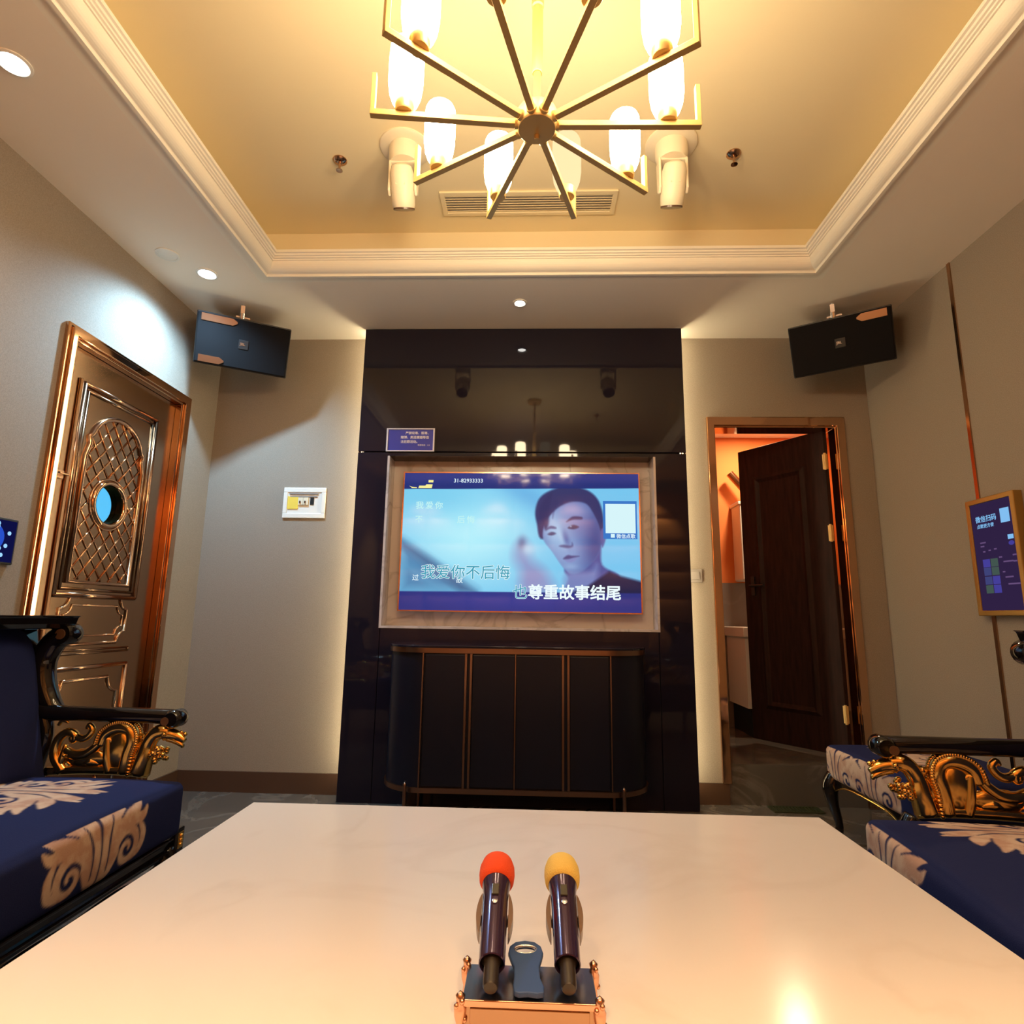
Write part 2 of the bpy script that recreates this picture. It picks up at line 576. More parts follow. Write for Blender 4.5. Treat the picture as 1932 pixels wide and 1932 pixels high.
for x in (P0+.022, P1-.022):
    sgn = -1 if x < 0 else 1
    b = MB(); b.box(x, x+sgn*.006, PY+.06, PY+.075, .11, H-.01)
    b.build('light_strip', 'strip_glow', t)

# ================================================================== TELEVISION
VX0, VX1, VZ0, VZ1, VY = -.742, .592, .966, 1.750, 3.225
tv = thing('television', 'large wall television showing a karaoke video of a man on pale blue', 'television', ((VX0+VX1)/2, VY, VZ0))
ox, oz = (VX0+VX1)/2, VZ0
def L(x, z): return x-ox, z-oz
w2 = (VX1-VX0)/2; hv = VZ1-VZ0
b = MB(); b.box(-w2+.01, w2-.01, .012, .057, .01, hv-.01)
b.build('back_case', 'black_plastic', tv)
b = MB()
e = .007
b.box(-w2, w2, -.004, .014, 0, e); b.box(-w2, w2, -.004, .014, hv-e, hv); b.box(-w2, -w2+e, -.004, .014, e, hv-e); b.box(w2-e, w2, -.004, .014, e, hv-e)
b.build('bezel', 'rose_gold', tv)
b = MB(); b.box(-.035, .015, -.006, -.003, .001, .006)
b.build('nameplate', 'silver', tv)
# picture painted per vertex on the lit screen
GX, GY = 330, 196
def poly_mask(U, V, pts, soft):
    pts = np.array(pts, float)
    inside = np.zeros(U.shape, bool)
    dist = np.full(U.shape, 1e9)
    n = len(pts)
    for i in range(n):
        x0, y0 = pts[i]; x1, y1 = pts[(i+1) % n]
        c = ((y0 > V) != (y1 > V)) & (U < (x1-x0)*(V-y0)/((y1-y0) if y1 != y0 else 1e-9)+x0)
        inside ^= c
        dx, dy = x1-x0, y1-y0
        tt = np.clip(((U-x0)*dx+(V-y0)*dy)/(dx*dx+dy*dy+1e-12), 0, 1)
        dist = np.minimum(dist, np.hypot(U-x0-tt*dx, V-y0-tt*dy))
    d = np.where(inside, -dist, dist)
    return np.clip(.5-d/soft, 0, 1)
def smooth_poly(pts, k=6):
    P, _ = catmull([Vector((a, c, 0)) for a, c in pts], [0]*len(pts), k, True)
    return [(p.x, p.y) for p in P]
xs = 330+np.linspace(0, 1, GX)*1228      # picture units: the photo's own crop grid
ys = 828+np.linspace(0, 1, GY)*690
U, V = np.meshgrid(xs, ys)
V = V-(U-330)/1228*(-4)
img = np.zeros((GY, GX, 3))
def lay(mask, col, op=1.0):
    global img
    m_ = (mask*op)[..., None]
    img = img*(1-m_)+np.array(col, float)*m_
def blob(cx, cy, rx, ry, rot=0, p=1.0):
    c, s_ = math.cos(rot), math.sin(rot)
    a = ((U-cx)*c+(V-cy)*s_)/rx; d = (-(U-cx)*s_+(V-cy)*c)/ry
    return np.exp(-(a*a+d*d)*p)
full = np.ones_like(U)
lay(full, (122, 204, 240))
lay(np.clip((U-330)/900, 0, 1), (112, 192, 236), .6)
lay(blob(690, 1150, 330, 230), (176, 240, 252), .95)
lay(blob(460, 950, 260, 90), (120, 205, 238), .8)
lay(blob(980, 940, 200, 60, .5), (98, 172, 225), .7)
lay(blob(1460, 1240, 130, 150), (118, 198, 240), .8)
lay(poly_mask(U, V, [(330, 1180), (470, 1270), (720, 1425), (330, 1432)], 90), (74, 132, 178), .95)
lay(poly_mask(U, V, [(330, 1175), (330, 1210), (640, 1428), (720, 1428), (480, 1262)], 40), (58, 96, 140), .75)
lay(poly_mask(U, V, [(330, 1270), (330, 1300), (520, 1428), (600, 1428)], 40), (96, 160, 200), .6)
# raised blurred hand
lay(poly_mask(U, V, smooth_poly([(925, 1200), (960, 1170), (990, 1200), (1010, 1270), (1080, 1330), (1120, 1428), (960, 1428), (950, 1330), (915, 1260)]), 70), (140, 150, 200), .85)
lay(blob(955, 1190, 22, 34), (88, 84, 130), .7)
lay(blob(985, 1215, 40, 30), (196, 226, 245), .7)
lay(blob(1010, 1370, 60, 70), (150, 140, 190), .5)
# neck, shirt, head
lay(poly_mask(U, V, smooth_poly([(1180, 1300), (1345, 1180), (1365, 1290), (1450, 1345), (1420, 1430), (1185, 1430), (1195, 1360)]), 14), (78, 84, 150))
lay(poly_mask(U, V, smooth_poly([(1185, 1335), (1300, 1320), (1340, 1290), (1330, 1380), (1250, 1430), (1180, 1430)]), 40), (120, 140, 196), .8)
lay(poly_mask(U, V, [(1400, 1322), (1460, 1345), (1570, 1372), (1570, 1440), (1180, 1440), (1290, 1395)], 16), (20, 30, 70))
hair = smooth_poly([(1062, 1165), (1030, 1085), (1022, 1020), (1045, 955), (1105, 915), (1190, 895), (1285, 912), (1345, 960), (1372, 1040), (1374, 1130), (1360, 1190), (1300, 1150), (1200, 1060)])
lay(poly_mask(U, V, hair, 12), (46, 52, 104))
face = smooth_poly([(1064, 1162), (1072, 1085), (1100, 1045), (1150, 1000), (1215, 975), (1285, 985), (1325, 1040), (1352, 1105), (1362, 1180), (1335, 1255), (1270, 1318), (1215, 1338), (1170, 1308), (1112, 1228)])
fm = poly_mask(U, V, face, 10)
lay(fm, (100, 124, 182))
lay(fm*blob(1130, 1130, 70, 150, -.35), (160, 198, 232), .95)
lay(fm*blob(1200, 1230, 70, 80), (140, 166, 214), .6)
lay(fm*blob(1215, 1020, 90, 40), (136, 160, 212), .6)
lay(fm*blob(1335, 1180, 60, 170), (62, 74, 138), .9)
lay(poly_mask(U, V, smooth_poly([(1110, 925), (1095, 1000), (1092, 1080), (1078, 1120), (1062, 1090), (1040, 1010)]), 14), (40, 46, 98), .9)
lay(poly_mask(U, V, smooth_poly([(1150, 985), (1118, 1020), (1112, 1060), (1126, 1010)]), 12), (60, 66, 124), .7)
lay(poly_mask(U, V, smooth_poly([(1182, 1078), (1215, 1050), (1262, 1052), (1262, 1064), (1218, 1066)]), 8), (44, 46, 96), .85)
lay(poly_mask(U, V, smooth_poly([(1080, 1118), (1100, 1098), (1130, 1104), (1128, 1113), (1102, 1112)]), 8), (56, 60, 112), .75)
lay(poly_mask(U, V, smooth_poly([(1190, 1108), (1218, 1092), (1248, 1102), (1222, 1114)]), 8), (38, 42, 86), .85)
lay(poly_mask(U, V, smooth_poly([(1086, 1140), (1108, 1128), (1130, 1136), (1108, 1146)]), 8), (46, 48, 96), .8)
lay(blob(1206, 1100, 5, 4), (190, 220, 245), .7)
lay(fm*blob(1155, 1150, 14, 52, -.35), (186, 214, 240), .6)
lay(fm*blob(1182, 1160, 16, 44, -.3), (84, 94, 158), .7)
lay(poly_mask(U, V, smooth_poly([(1146, 1200), (1168, 1192), (1206, 1196), (1212, 1180), (1216, 1200), (1188, 1208)]), 10), (58, 62, 116), .75)
lay(poly_mask(U, V, smooth_poly([(1166, 1262), (1188, 1244), (1212, 1246), (1250, 1248), (1214, 1258), (1192, 1264)]), 8), (66, 60, 116), .85)
lay(poly_mask(U, V, smooth_poly([(1176, 1268), (1210, 1262), (1236, 1258), (1216, 1276), (1192, 1278)]), 10), (128, 130, 190), .7)
lay(fm*blob(1205, 1300, 40, 14), (158, 186, 224), .5)
lay(poly_mask(U, V, smooth_poly([(1360, 1120), (1384, 1110), (1388, 1150), (1366, 1205)]), 8), (88, 92, 156), .9)
# letterbox bars
lay(np.clip(.5-(V-(912-(U-330)*.006))/3, 0, 1), (30, 52, 130))
lay(np.clip(.5-(V-(912-(U-330)*.006))/3, 0, 1)*np.clip((V-860)/40, 0, 1), (24, 40, 110), .6)
lay(np.clip(.5+(V-1427)/3, 0, 1), (34, 46, 122))
lay(np.clip(.5+(V-1427)/3, 0, 1)*blob(900, 1470, 480, 60), (40, 58, 150), .7)
lin = np.where(img/255 <= .04045, img/255/12.92, ((img/255+.055)/1.055)**2.4)
me = bpy.data.meshes.new('screen')
sx = np.linspace(-w2+e, w2-e, GX); sz = np.linspace(hv-e, e, GY)
XX, ZZ = np.meshgrid(sx, sz)
co = np.stack([XX.ravel(), np.zeros(GX*GY), ZZ.ravel()], 1)
ii, jj = np.meshgrid(np.arange(GX-1), np.arange(GY-1))
a0 = (jj*GX+ii).ravel()
faces = np.stack([a0, a0+GX, a0+GX+1, a0+1], 1)
me.from_pydata(co.tolist(), [], faces.tolist())
ca = me.color_attributes.new('picture', 'FLOAT_COLOR', 'POINT')
ca.data.foreach_set('color', np.concatenate([lin.reshape(-1, 3), np.ones((GX*GY, 1))], 1).ravel())
m = bpy.data.materials.new('tv_picture'); m.use_nodes = True
nt = m.node_tree; bs = nt.nodes['Principled BSDF']
at = nt.nodes.new('ShaderNodeAttribute'); at.attribute_name = 'picture'
bs.inputs['Base Color'].default_value = (.01, .01, .012, 1)
bs.inputs['Roughness'].default_value = .06
nt.links.new(at.outputs['Color'], bs.inputs['Emission Color'])
bs.inputs['Emission Strength'].default_value = 1.0
me.materials.append(m)
scr = bpy.data.objects.new('screen', me); COL.objects.link(scr); scr.parent = tv
# writing on the screen; positions from picture units
def tvp(px, py, lift=-.001):
    return Matrix.Translation((-w2+(px-330)/1228*2*w2, lift, hv-(py-828)/690*hv)) @ Matrix.Rotation(PI/2, 4, 'X')
k = 2*w2/1228
text('31-82933333', 29*k, 'phone_number', 'text_white', tv, tvp(594, 881), .0002)
text('我 爱 你', 42*k, 'song_title', 'text_teal', tv, tvp(400, 1013), .0006, spacing=.92)
text('不', 40*k, 'song_title', 'text_teal', tv, tvp(400, 1082), .0006)
text('后 悔', 42*k, 'song_title', 'text_teal', tv, tvp(618, 1084), .0006, spacing=.92)
text('过', 34*k, 'lyric_line', 'text_white', tv, tvp(398, 1368), .0003)
text('故', 36*k, 'lyric_line', 'text_white', tv, tvp(622, 1378), .0003)
text('我爱你不后悔', 76*k, 'lyric_line', 'text_outline', tv, tvp(441, 1354), .0030)
text('我爱你不后悔', 76*k, 'lyric_line', 'text_cyan', tv, tvp(441, 1354, -.0022), .0004)
text('也尊重故事结尾', 78*k, 'lyric_line', 'text_outline', tv, tvp(908, 1446), .0020)
text('也', 78*k, 'lyric_line', 'text_cyan', tv, tvp(908, 1446, -.0022), .0000)
def tvbox(x0, x1, y0, y1, name, m, lift):
    b = MB(); p = tvp(x0, y1).translation; q = tvp(x1, y0).translation
    b.box(p.x, q.x, lift-.0004, lift, p.z, q.z)
    return b.build(name, m, tv)
tvbox(1368, 1540, 970, 1158, 'code_card', 'card_blue', -.0008)
tvbox(1380, 1532, 985, 1130, 'blank_square', 'card_white', -.0016)
text('微信点歌', 24*k, 'card_caption', 'text_white', tv, tvp(1434, 1153, -.0018), .0003)
tvbox(1406, 1426, 1134, 1152, 'card_icon', 'card_white', -.0016)
b = MB()
for pts in ([(362, 900), (380, 906), (402, 908), (402, 911), (376, 911)], [(410, 911), (414, 899), (446, 899), (452, 892), (484, 892), (480, 911)], [(462, 870), (488, 870), (487, 882), (462, 882)]):
    b.prism([tuple(tvp(px, py).translation.xz) for px, py in pts], lambda u, v, d: (u, d, v), -.0016, -.0008)
b.build('channel_logo', 'text_gold', tv)

# ================================================================== CONSOLE CABINET
t = thing('console_cabinet', 'dark console cabinet with rounded ends and copper bands under the television', 'cabinet', (-.078, 2.97, 0))
def stadium(hw, y0, y1, r, n=10):
    """flat back at y1, front corners rounded with radius r"""
    p = [(hw, y1), (-hw, y1)]
    for i in range(n+1):
        a = PI+i/n*PI/2
        p.append((-hw+r+r*math.cos(a), y0+r+r*math.sin(a)))
    for i in range(n+1):
        a = 1.5*PI+i/n*PI/2
        p.append((hw-r+r*math.cos(a), y0+r+r*math.sin(a)))
    return p
xy = lambda u, v, d: (u, v, d)
yf, ybk = -.185, .186
b = MB(); b.prism(stadium(.632, yf, ybk, .21), xy, .795, .806)
b.build('top', 'black_glass', t, smooth=True, bevel=.002)
b = MB(); b.prism(stadium(.630, yf+.002, ybk, .21), xy, .772, .795)
b.build('copper_band', 'cabinet_copper', t, smooth=True)
b = MB(); b.prism(stadium(.622, yf+.012, ybk, .20), xy, .182, .772)
b.build('body', 'navy_gloss', t, smooth=True)
b = MB(); b.prism(stadium(.630, yf+.002, ybk, .21), xy, .160, .182)
b.build('copper_band', 'cabinet_copper', t, smooth=True)
xc = [-.43, -.215, .005, .225, .437]   # seams between the doors
edges = [-.43, -.219, -.0, .229, .437]
for x0, x1 in ((-.42, -.236), (-.198, -.004), (.004, .212), (.250, .428)):
    b = MB(); b.box(x0, x1, yf+.002, yf+.012, .190, .765)
    b.build('door', 'navy_gloss', t, bevel=.002)
for x, w in ((-.430, .006), (0.0, .005), (.437, .005), (-.230, .010), (-.206, .010), (.218, .010), (.243, .010)):
    b = MB(); b.box(x-w/2, x+w/2, yf-.001, yf+.012, .184, .770)
    b.build('copper_strip', 'cabinet_copper', t)
for x in (-.488, .486):
    b = MB(); b.lathe([(.008, 0), (.0085, .18), (.0085, .198), (0, .215)], (x, yf-.012, 0), n=12)
    b.build('leg', 'cabinet_copper', t, smooth=True)
for x in (-.488, .486):
    b = MB(); b.lathe([(.008, 0), (.0085, .165)], (x, .15, 0), n=12)
    b.build('leg', 'cabinet_copper', t, smooth=True)

# ================================================================== WARNING SIGN
t = thing('warning_sign', 'small blue warning sign in a silver frame on the black glass', 'sign', (-.699, PY, 1.919))
b = MB()
b.box(-.137, .137, -.008, 0, -.068, -.061); b.box(-.137, .137, -.008, 0, .061, .068); b.box(-.137, -.128, -.008, 0, -.061, .061); b.box(.128, .137, -.008, 0, -.061, .061)
b.build('frame', 'sign_white', t, bevel=.001)
b = MB(); b.box(-.128, .128, -.004, -.0005, -.061, .061)
b.build('plate', 'sign_blue', t)
for s_, x, z in (('严禁吸毒、贩毒、', -.030, .034), ('赌博、卖淫嫖娼等违', -.056, .009), ('法犯罪活动。', -.056, -.017)):
    text(s_, .0178, 'lettering', 'sign_white', t, face_front(x, -.0045, z), .0004, .0002)
text('举报电话：110', .0105, 'lettering', 'sign_white', t, face_front(.042, -.0045, -.034), .0001, .0002)

# ================================================================== ELECTRIC BOX, SWITCH
t = thing('breaker_box', 'white breaker box with a yellow label set in the wall beside the glass column', 'breaker box', (-1.332, D, 1.578))
b = MB()
b.box(-.124, .124, -.012, 0, -.090, -.062); b.box(-.124, .124, -.012, 0, .062, .090); b.box(-.124, -.10, -.012, 0, -.062, .062); b.box(.10, .124, -.012, 0, -.062, .062)
b.build('frame', 'white_plastic', t, bevel=.003)
b = MB(); b.box(-.10, .10, -.006, 0, -.062, .062)
b.build('cover', 'white_plastic', t)
b = MB(); b.box(-.090, .080, -.012, -.006, .050, .058); b.box(-.085, .075, -.0115, -.006, .034, .040)
b.build('slot', 'grey_plastic', t)
b = MB(); b.box(-.098, -.036, -.011, -.006, -.036, .038)
b.build('yellow_label', 'yellow_paper', t)
for x in (-.026, .004):
    b = MB(); b.box(x-.008, x+.020, -.016, -.006, -.012, .030)
    o = b.build('breaker', 'cream_plastic', t)
    b = MB(); b.box(x, x+.007, -.022, -.016, -.004, .010)
    b.build('toggle', 'skirting_brown', o)
b = MB(); b.box(.034, .056, -.009, -.006, -.012, .032)
b.build('open_slot', 'dark_gap', t)

t = thing('switch_plate', 'grey wall switch beside the right edge of the glass column', 'switch', (.894, D, 1.183))
b = MB(); b.box(-.043, .043, -.009, 0, -.037, .037)
b.build('plate', 'grey_plastic', t, bevel=.003)
b = MB(); b.box(-.028, .028, -.013, -.008, -.022, .022)
b.build('rocker', 'grey_plastic', t, bevel=.002)

# ================================================================== LEFT DOOR (mirror copper)
t = thing('door_1', 'mirror copper entrance door with a lattice panel and round window', 'door', (XL, 0, 0))
structure(t)
b = MB()
yz = lambda u, v, d: (d, u, v)
def casing(o_, i_, x0, x1):
    b.prism([(o_[0], 0), (o_[0], o_[2]), (o_[1], o_[2]), (o_[1], 0), (i_[1], 0), (i_[1], i_[2]), (i_[0], i_[2]), (i_[0], 0)], yz, x0, x1)
casing((2.150, 3.026, 2.108), (2.168, 3.008, 2.092), -.001, .016)
casing((2.168, 3.008, 2.092), (2.196, 2.966, 2.058), -.001, .026)
casing((2.196, 2.966, 2.058), (2.214, 2.946, 2.045), -.10, .014)
b.build('door_frame', 'copper_mirror', t, bevel=.004)
def circ(cy, cz, r, n=40): return [(cy+r*math.cos(2*PI*i/n), cz+r*math.sin(2*PI*i/n)) for i in range(n)]
PC = (2.556, 1.418)
b = MB(); b.prism([(2.216, .008), (2.216, 2.043), (2.944, 2.043), (2.944, .008)], yz, -.075, -.022, holes=[circ(*PC, .088)])
leaf = b.build('door_leaf', 'door_bronze', t)
def mould(pts, r, nm='moulding', m='copper_mirror', closed=True, x=-.020, smooth=0):
    b = MB(); b.tube([(x, p, q) for p, q in pts], r, 8, closed, smooth)
    return b.build(nm, m, leaf, smooth='all')
def rect(y0, y1, z0, z1): return [(y0, z0), (y0, z1), (y1, z1), (y1, z0)]
def rframe(y0, y1, z0, z1, r, nm='moulding', m='door_bronze'):
    b = MB()
    c = rect(y0, y1, z0, z1)
    for i in range(4):
        p, q = c[i], c[(i+1) % 4]
        b.tube([(-.02, *p), (-.02, *q)], r, 8)
    return b.build(nm, m, leaf, smooth='all')
b = MB(); b.box(-.022, -.012, 2.284, 2.304, .10, 1.92)
b.build('stile_bead', 'copper_mirror', leaf, bevel=.004)
rframe(2.318, 2.806, 1.005, 1.905, .012, m='copper_satin')
rframe(2.344, 2.780, 1.031, 1.879, .007)
arch = [(2.375, 1.06), (2.375, 1.60), (2.395, 1.66), (2.385, 1.69)]+[(2.56-.165*math.cos(a), 1.665+.15*math.sin(a)) for a in np.linspace(.25, PI-.25, 12)]+[(2.735, 1.69), (2.725, 1.66), (2.745, 1.60), (2.745, 1.06)]
mould(arch, .012, 'arch_moulding', 'copper_satin')
# lattice inside the arch
b = MB()
def inarch(y, z):
    if not (2.385 < y < 2.735 and 1.07 < z): return False
    if (y-PC[0])**2+(z-PC[1])**2 < .118**2: return False
    if z < 1.64: return True
    return ((y-2.56)/.165)**2+((z-1.655)/.155)**2 < 1
for s_ in (1, -1):
    for k_ in range(-12, 26):
        run = []
        for i in range(0, 121):
            y = 2.37+i/120*.38
            z = 1.0+k_*.082+s_*(y-2.56)*1.25
            if inarch(y, z): run.append((-.020, y, z))
            else:
                if len(run) > 3: b.tube([run[0], run[-1]], .0035, 6)
                run = []
        if len(run) > 3: b.tube([run[0], run[-1]], .0035, 6)
b.build('lattice', 'copper_mirror', leaf, smooth='all')
b = MB(); b.tube([(-.020, *p) for p in circ(*PC, .098)], .012, 10, True)
b.build('window_ring', 'copper_mirror', leaf, smooth='all')
b = MB(); b.tube([(-.020, *p) for p in circ(*PC, .116)], .004, 8, True)
b.build('window_ring', 'copper_mirror', leaf, smooth='all')
gm = bpy.data.materials.new('clear_glass'); gm.use_nodes = True
gb = gm.node_tree.nodes['Principled BSDF']
gb.inputs['Transmission Weight'].default_value = 1; gb.inputs['Roughness'].default_value = .02; gb.inputs['IOR'].default_value = 1.1
MATS['clear_glass'] = gm
b = MB(); b.prism(circ(*PC, .088), yz, -.052, -.049)
b.build('window_glass', 'clear_glass', leaf)
def ogee(y0, y1, z0, z1, c=.05):
    p = []
    for cy, cz, a0 in ((y0, z0, 0), (y1, z0, 1), (y1, z1, 2), (y0, z1, 3)):
        arcs = [(PI/2, 0), (PI, PI/2), (1.5*PI, PI), (2*PI, 1.5*PI)][a0]
        for i in range(6):
            a = arcs[0]+(arcs[1]-arcs[0])*i/5
            p.append((cy+c*math.cos(a), cz+c*math.sin(a)))
    return p
mould(ogee(2.36, 2.765, .80, 1.0), .007, 'panel_moulding', 'copper_satin')
mould(ogee(2.385, 2.74, .835, .965, .04), .004, 'panel_moulding', 'copper_mirror')
rframe(2.318, 2.806, .76, .775, .005)
rframe(2.318, 2.806, .15, .70, .010, m='copper_satin')
mould(ogee(2.36, 2.765, .20, .65, .07), .007, 'panel_moulding', 'copper_mirror')
b = MB(); b.box(-.02, .012, 2.222, 2.275, 1.484, 1.492); b.box(-.022, -.012, 2.226, 2.272, 1.47, 1.506)
b.build('door_latch', 'copper_satin', leaf, bevel=.002)

# ================================================================== RIGHT DOOR (open, wood)
t = thing('door_2', 'dark wooden washroom door standing half open in a copper frame', 'door', (0, 0, 0))
structure(t)
xz = lambda u, v, d: (u, d, v)
b = MB()
b.prism([(.997, .105), (.997, 2.104), (1.780, 2.104), (1.780, .0), (BX1-.012, .0), (BX1-.012, BZ1-.008), (BX0+.012, BZ1-.008), (BX0+.012, .105)], xz, D-.018, D+.002)
b.prism([(BX0, BZ0), (BX0, BZ1), (BX1, BZ1), (BX1, BZ0), (BX1-.016, BZ0), (BX1-.016, BZ1-.016), (BX0+.016, BZ1-.016), (BX0+.016, BZ0)], xz, D-.002, D+T)
b.build('door_frame', 'copper_mirror', t, bevel=.004)
hx, hy = 1.722, 3.385
fx, fy = 1.392, 3.862
ln = math.hypot(fx-hx, fy-hy)
ang = math.atan2(fy-hy, fx-hx)
leafM = Matrix.Translation((hx, hy, 0)) @ Matrix.Rotation(ang, 4, 'Z')
b = MB(); b.box(0, ln, -.002, .036, .232, 2.052)
lf = b.build('door_leaf', 'wood_dark', t, bevel=.003)
lf.matrix_local = leafM
def frame_bevel(u0, u1, v0, v1, w, d):
    b = MB()
    y0 = .036
    o_ = [(u0, v0), (u1, v0), (u1, v1), (u0, v1)]; i_ = [(u0+w, v0+w), (u1-w, v0+w), (u1-w, v1-w), (u0+w, v1-w)]
    for k_ in range(4):
        j = (k_+1) % 4
        p0 = (o_[k_][0], y0, o_[k_][1]); p1 = (o_[j][0], y0, o_[j][1]); q0 = (i_[k_][0], y0, i_[k_][1]); q1 = (i_[j][0], y0, i_[j][1])
        m0 = ((p0[0]+q0[0])/2, y0+d, (p0[2]+q0[2])/2); m1 = ((p1[0]+q1[0])/2, y0+d, (p1[2]+q1[2])/2)
        b.quad(p0, p1, m1, m0); b.quad(m0, m1, q1, q0)
    return b
frame_bevel(.13, ln-.10, .42, 1.86, .045, .014).build('panel_moulding', 'wood_dark', lf)
for z in (1.86, 1.44, .45):
    b = MB(); b.box(-.012, .012, .028, .040, z-.045, z+.045); b.lathe([(.007, -.05), (.007, .05)], (-.004, .042, z), n=10)
    b.build('hinge', 'brass', lf)
b = MB(); b.box(ln-.075, ln-.05, .036, .045, 1.10, 1.22); b.tube([(ln-.06, .04, 1.16), (ln-.06, .075, 1.16), (ln-.16, .08, 1.16)], .007, 8)
b.tube([(ln-.06, -.002, 1.16), (ln-.06, -.05, 1.16), (ln-.15, -.055, 1.16)], .007, 8)
b.build('door_handle', 'black_plastic', lf)

# washroom fittings
t = thing('water_heater', 'tall white water heater on the orange washroom wall', 'water heater', (1.60, 4.29, 1.225))
b = MB(); b.box(-.115, .26, -.08, .105, 0, .55)
b.build('casing', 'white_plastic', t, bevel=.012)
b = MB(); b.box(-.125, .27, -.085, .107, .545, .57)
b.build('cap', 'white_plastic', t, bevel=.004)
b = MB(); b.tube([(.04, 0, .55), (.0, .0, .62), (-.14, .02, .80)], .028, 12)
b.build('flue_pipe', 'copper_satin', t, smooth=True)
b = MB(); b.box(.02, .16, -.086, -.079, .05, .15)
b.build('control_panel', 'black_plastic', t)
t = thing('washroom_vanity', 'white washroom vanity with a pale stone ledge behind the open door', 'vanity', (1.62, 4.2, .2))
b = MB(); b.box(-.23, .5, -.2, .19, .635, .70)
b.build('ledge', 'white_plastic', t, bevel=.004)
b = MB(); b.box(-.215, .48, -.18, .19, .18, .635)
b.build('cabinet', 'white_plastic', t)
b = MB(); b.box(-.19, .46, -.15, .19, 0, .18)
b.build('plinth', 'dark_gap', t)

# floor grille by the step
t = thing('floor_grille', 'dark green slotted grille flush with the floor at the step', 'floor grille', (1.34, 3.236, 0))
b = MB(); b.prism([(-.125, -.05), (.125, -.05), (.125, .05), (-.125, .05)], xy, .0, .006, holes=[[(-.112, -.038), (.112, -.038), (.112, .038), (-.112, .038)]])
b.build('frame', 'grate_green', t)
b = MB()
for i in range(14): b.box(-.11+i*.0165, -.11+i*.0165+.008, -.038, .038, .001, .005)
b.build('slats', 'grate_green', t)

# ================================================================== SCREENS ON THE SIDE WALLS
t = thing('song_kiosk', 'gold framed touch screen for choosing songs on the right wall', 'touch screen', (XR, 2.13, .975))
def kp(y, z): return y-2.13, z-.975
KY0, KY1, KZ0, KZ1 = -.42, .466, .0, .492
KX = -.036
b = MB(); b.box(KX+.004, -.001, KY0+.01, KY1-.01, .01, KZ1-.01)
b.build('case', 'black_plastic', t)
b = MB()
fwid = .026
# the frame opens upright: portrait screen
PY0, PY1 = .205, .466
b.bm.clear()
b.prism([(PY0, 0), (PY1, 0), (PY1, KZ1), (PY0, KZ1)], yz, KX-.002, -.001, holes=[[(PY0+.022, .022), (PY1-.022, .022), (PY1-.022, KZ1-.022), (PY0+.022, KZ1-.022)]])
b.build('frame', 'kiosk_gold', t, bevel=.003)
for ch in kids(t):
    if ch.name.startswith('case'): bpy.data.objects.remove(ch)
b = MB(); b.box(KX+.006, -.001, PY0+.01, PY1-.01, .01, KZ1-.01)
b.build('case', 'black_plastic', t)
b = MB(); b.box(KX+.003, KX+.006, PY0+.02, PY1-.02, .02, KZ1-.02)
b.build('screen', 'kiosk_back', t)
KS = KX+.0025
def ks(y0, y1, z0, z1, nm, m):
    b = MB(); b.box(KS-.0006, KS, y0, y1, z0, z1)
    return b.build(nm, m, t)
ks(.240, .286, .372, .430, 'blank_square', 'kiosk_light')
text('微信扫码', .0285, 'screen_title', 'kiosk_light', t, face_right(KS-.0008, .420, .392), .0004, .0002)
text('点歌更方便', .0185, 'screen_caption', 'kiosk_light', t, face_right(KS-.0008, .416, .366), .0002, .0002)
for i, (z0, m0, m1) in enumerate(((.200, 'tile_blue', 'tile_green'), (.165, 'tile_slate', 'tile_green'), (.128, 'tile_slate', 'tile_blue'), (.092, 'tile_green', 'tile_blue'))):
    ks(.370, .408, z0, z0+.033, 'song_tile', m0); ks(.328, .366, z0, z0+.033, 'song_tile', m1)
for y, z, w in ((.32, .232, .016), (.30, .212, .05), (.31, .172, .012), (.30, .150, .04), (.29, .122, .07), (.40, .262, .012), (.37, .265, .012), (.34, .268, .014), (.41, .300, .03), (.41, .285, .02), (.25, .235, .02), (.25, .21, .018)):
    ks(y-w, y, z, z+.006, 'list_line', 'kiosk_faint')
ks(.234, .262, .302, .320, 'screen_badge', 'kiosk_light')
b = MB(); b.prism([(.248+.014*math.cos(a), .286+.009*math.sin(a)) for a in np.linspace(0, 2*PI, 20, endpoint=False)], yz, KS-.0006, KS)
b.build('screen_badge', 'tile_blue', t)

t = thing('wall_tablet', 'black wall tablet with glowing blue dial icons on the left wall', 'tablet', (XL, 1.96, 1.10))
b = MB(); b.box(0, .016, -.19, .112, 0, .165)
b.build('case', 'black_plastic', t, bevel=.004)
b = MB(); b.box(.0155, .0172, -.18, .104, .008, .157)
b.build('screen', 'tablet_back', t)
def disc(cy, cz, r, m, nm, h=.0176):
    b = MB(); b.prism(circ(cy, cz, r, 28), yz, .0170, h)
    b.build(nm, m, t)
disc(.010, .092, .050, 'tablet_blue', 'dial')
disc(.012, .094, .026, 'tablet_glow', 'dial', .0180)
for y, z in ((.078, .112), (.070, .066), (.030, .143), (.030, .132), (.026, .056), (.046, .055), (.057, .032), (-.03, .14), (-.03, .05), (.028, .064)):
    disc(y, z, .0075, 'tablet_glow', 'icon')

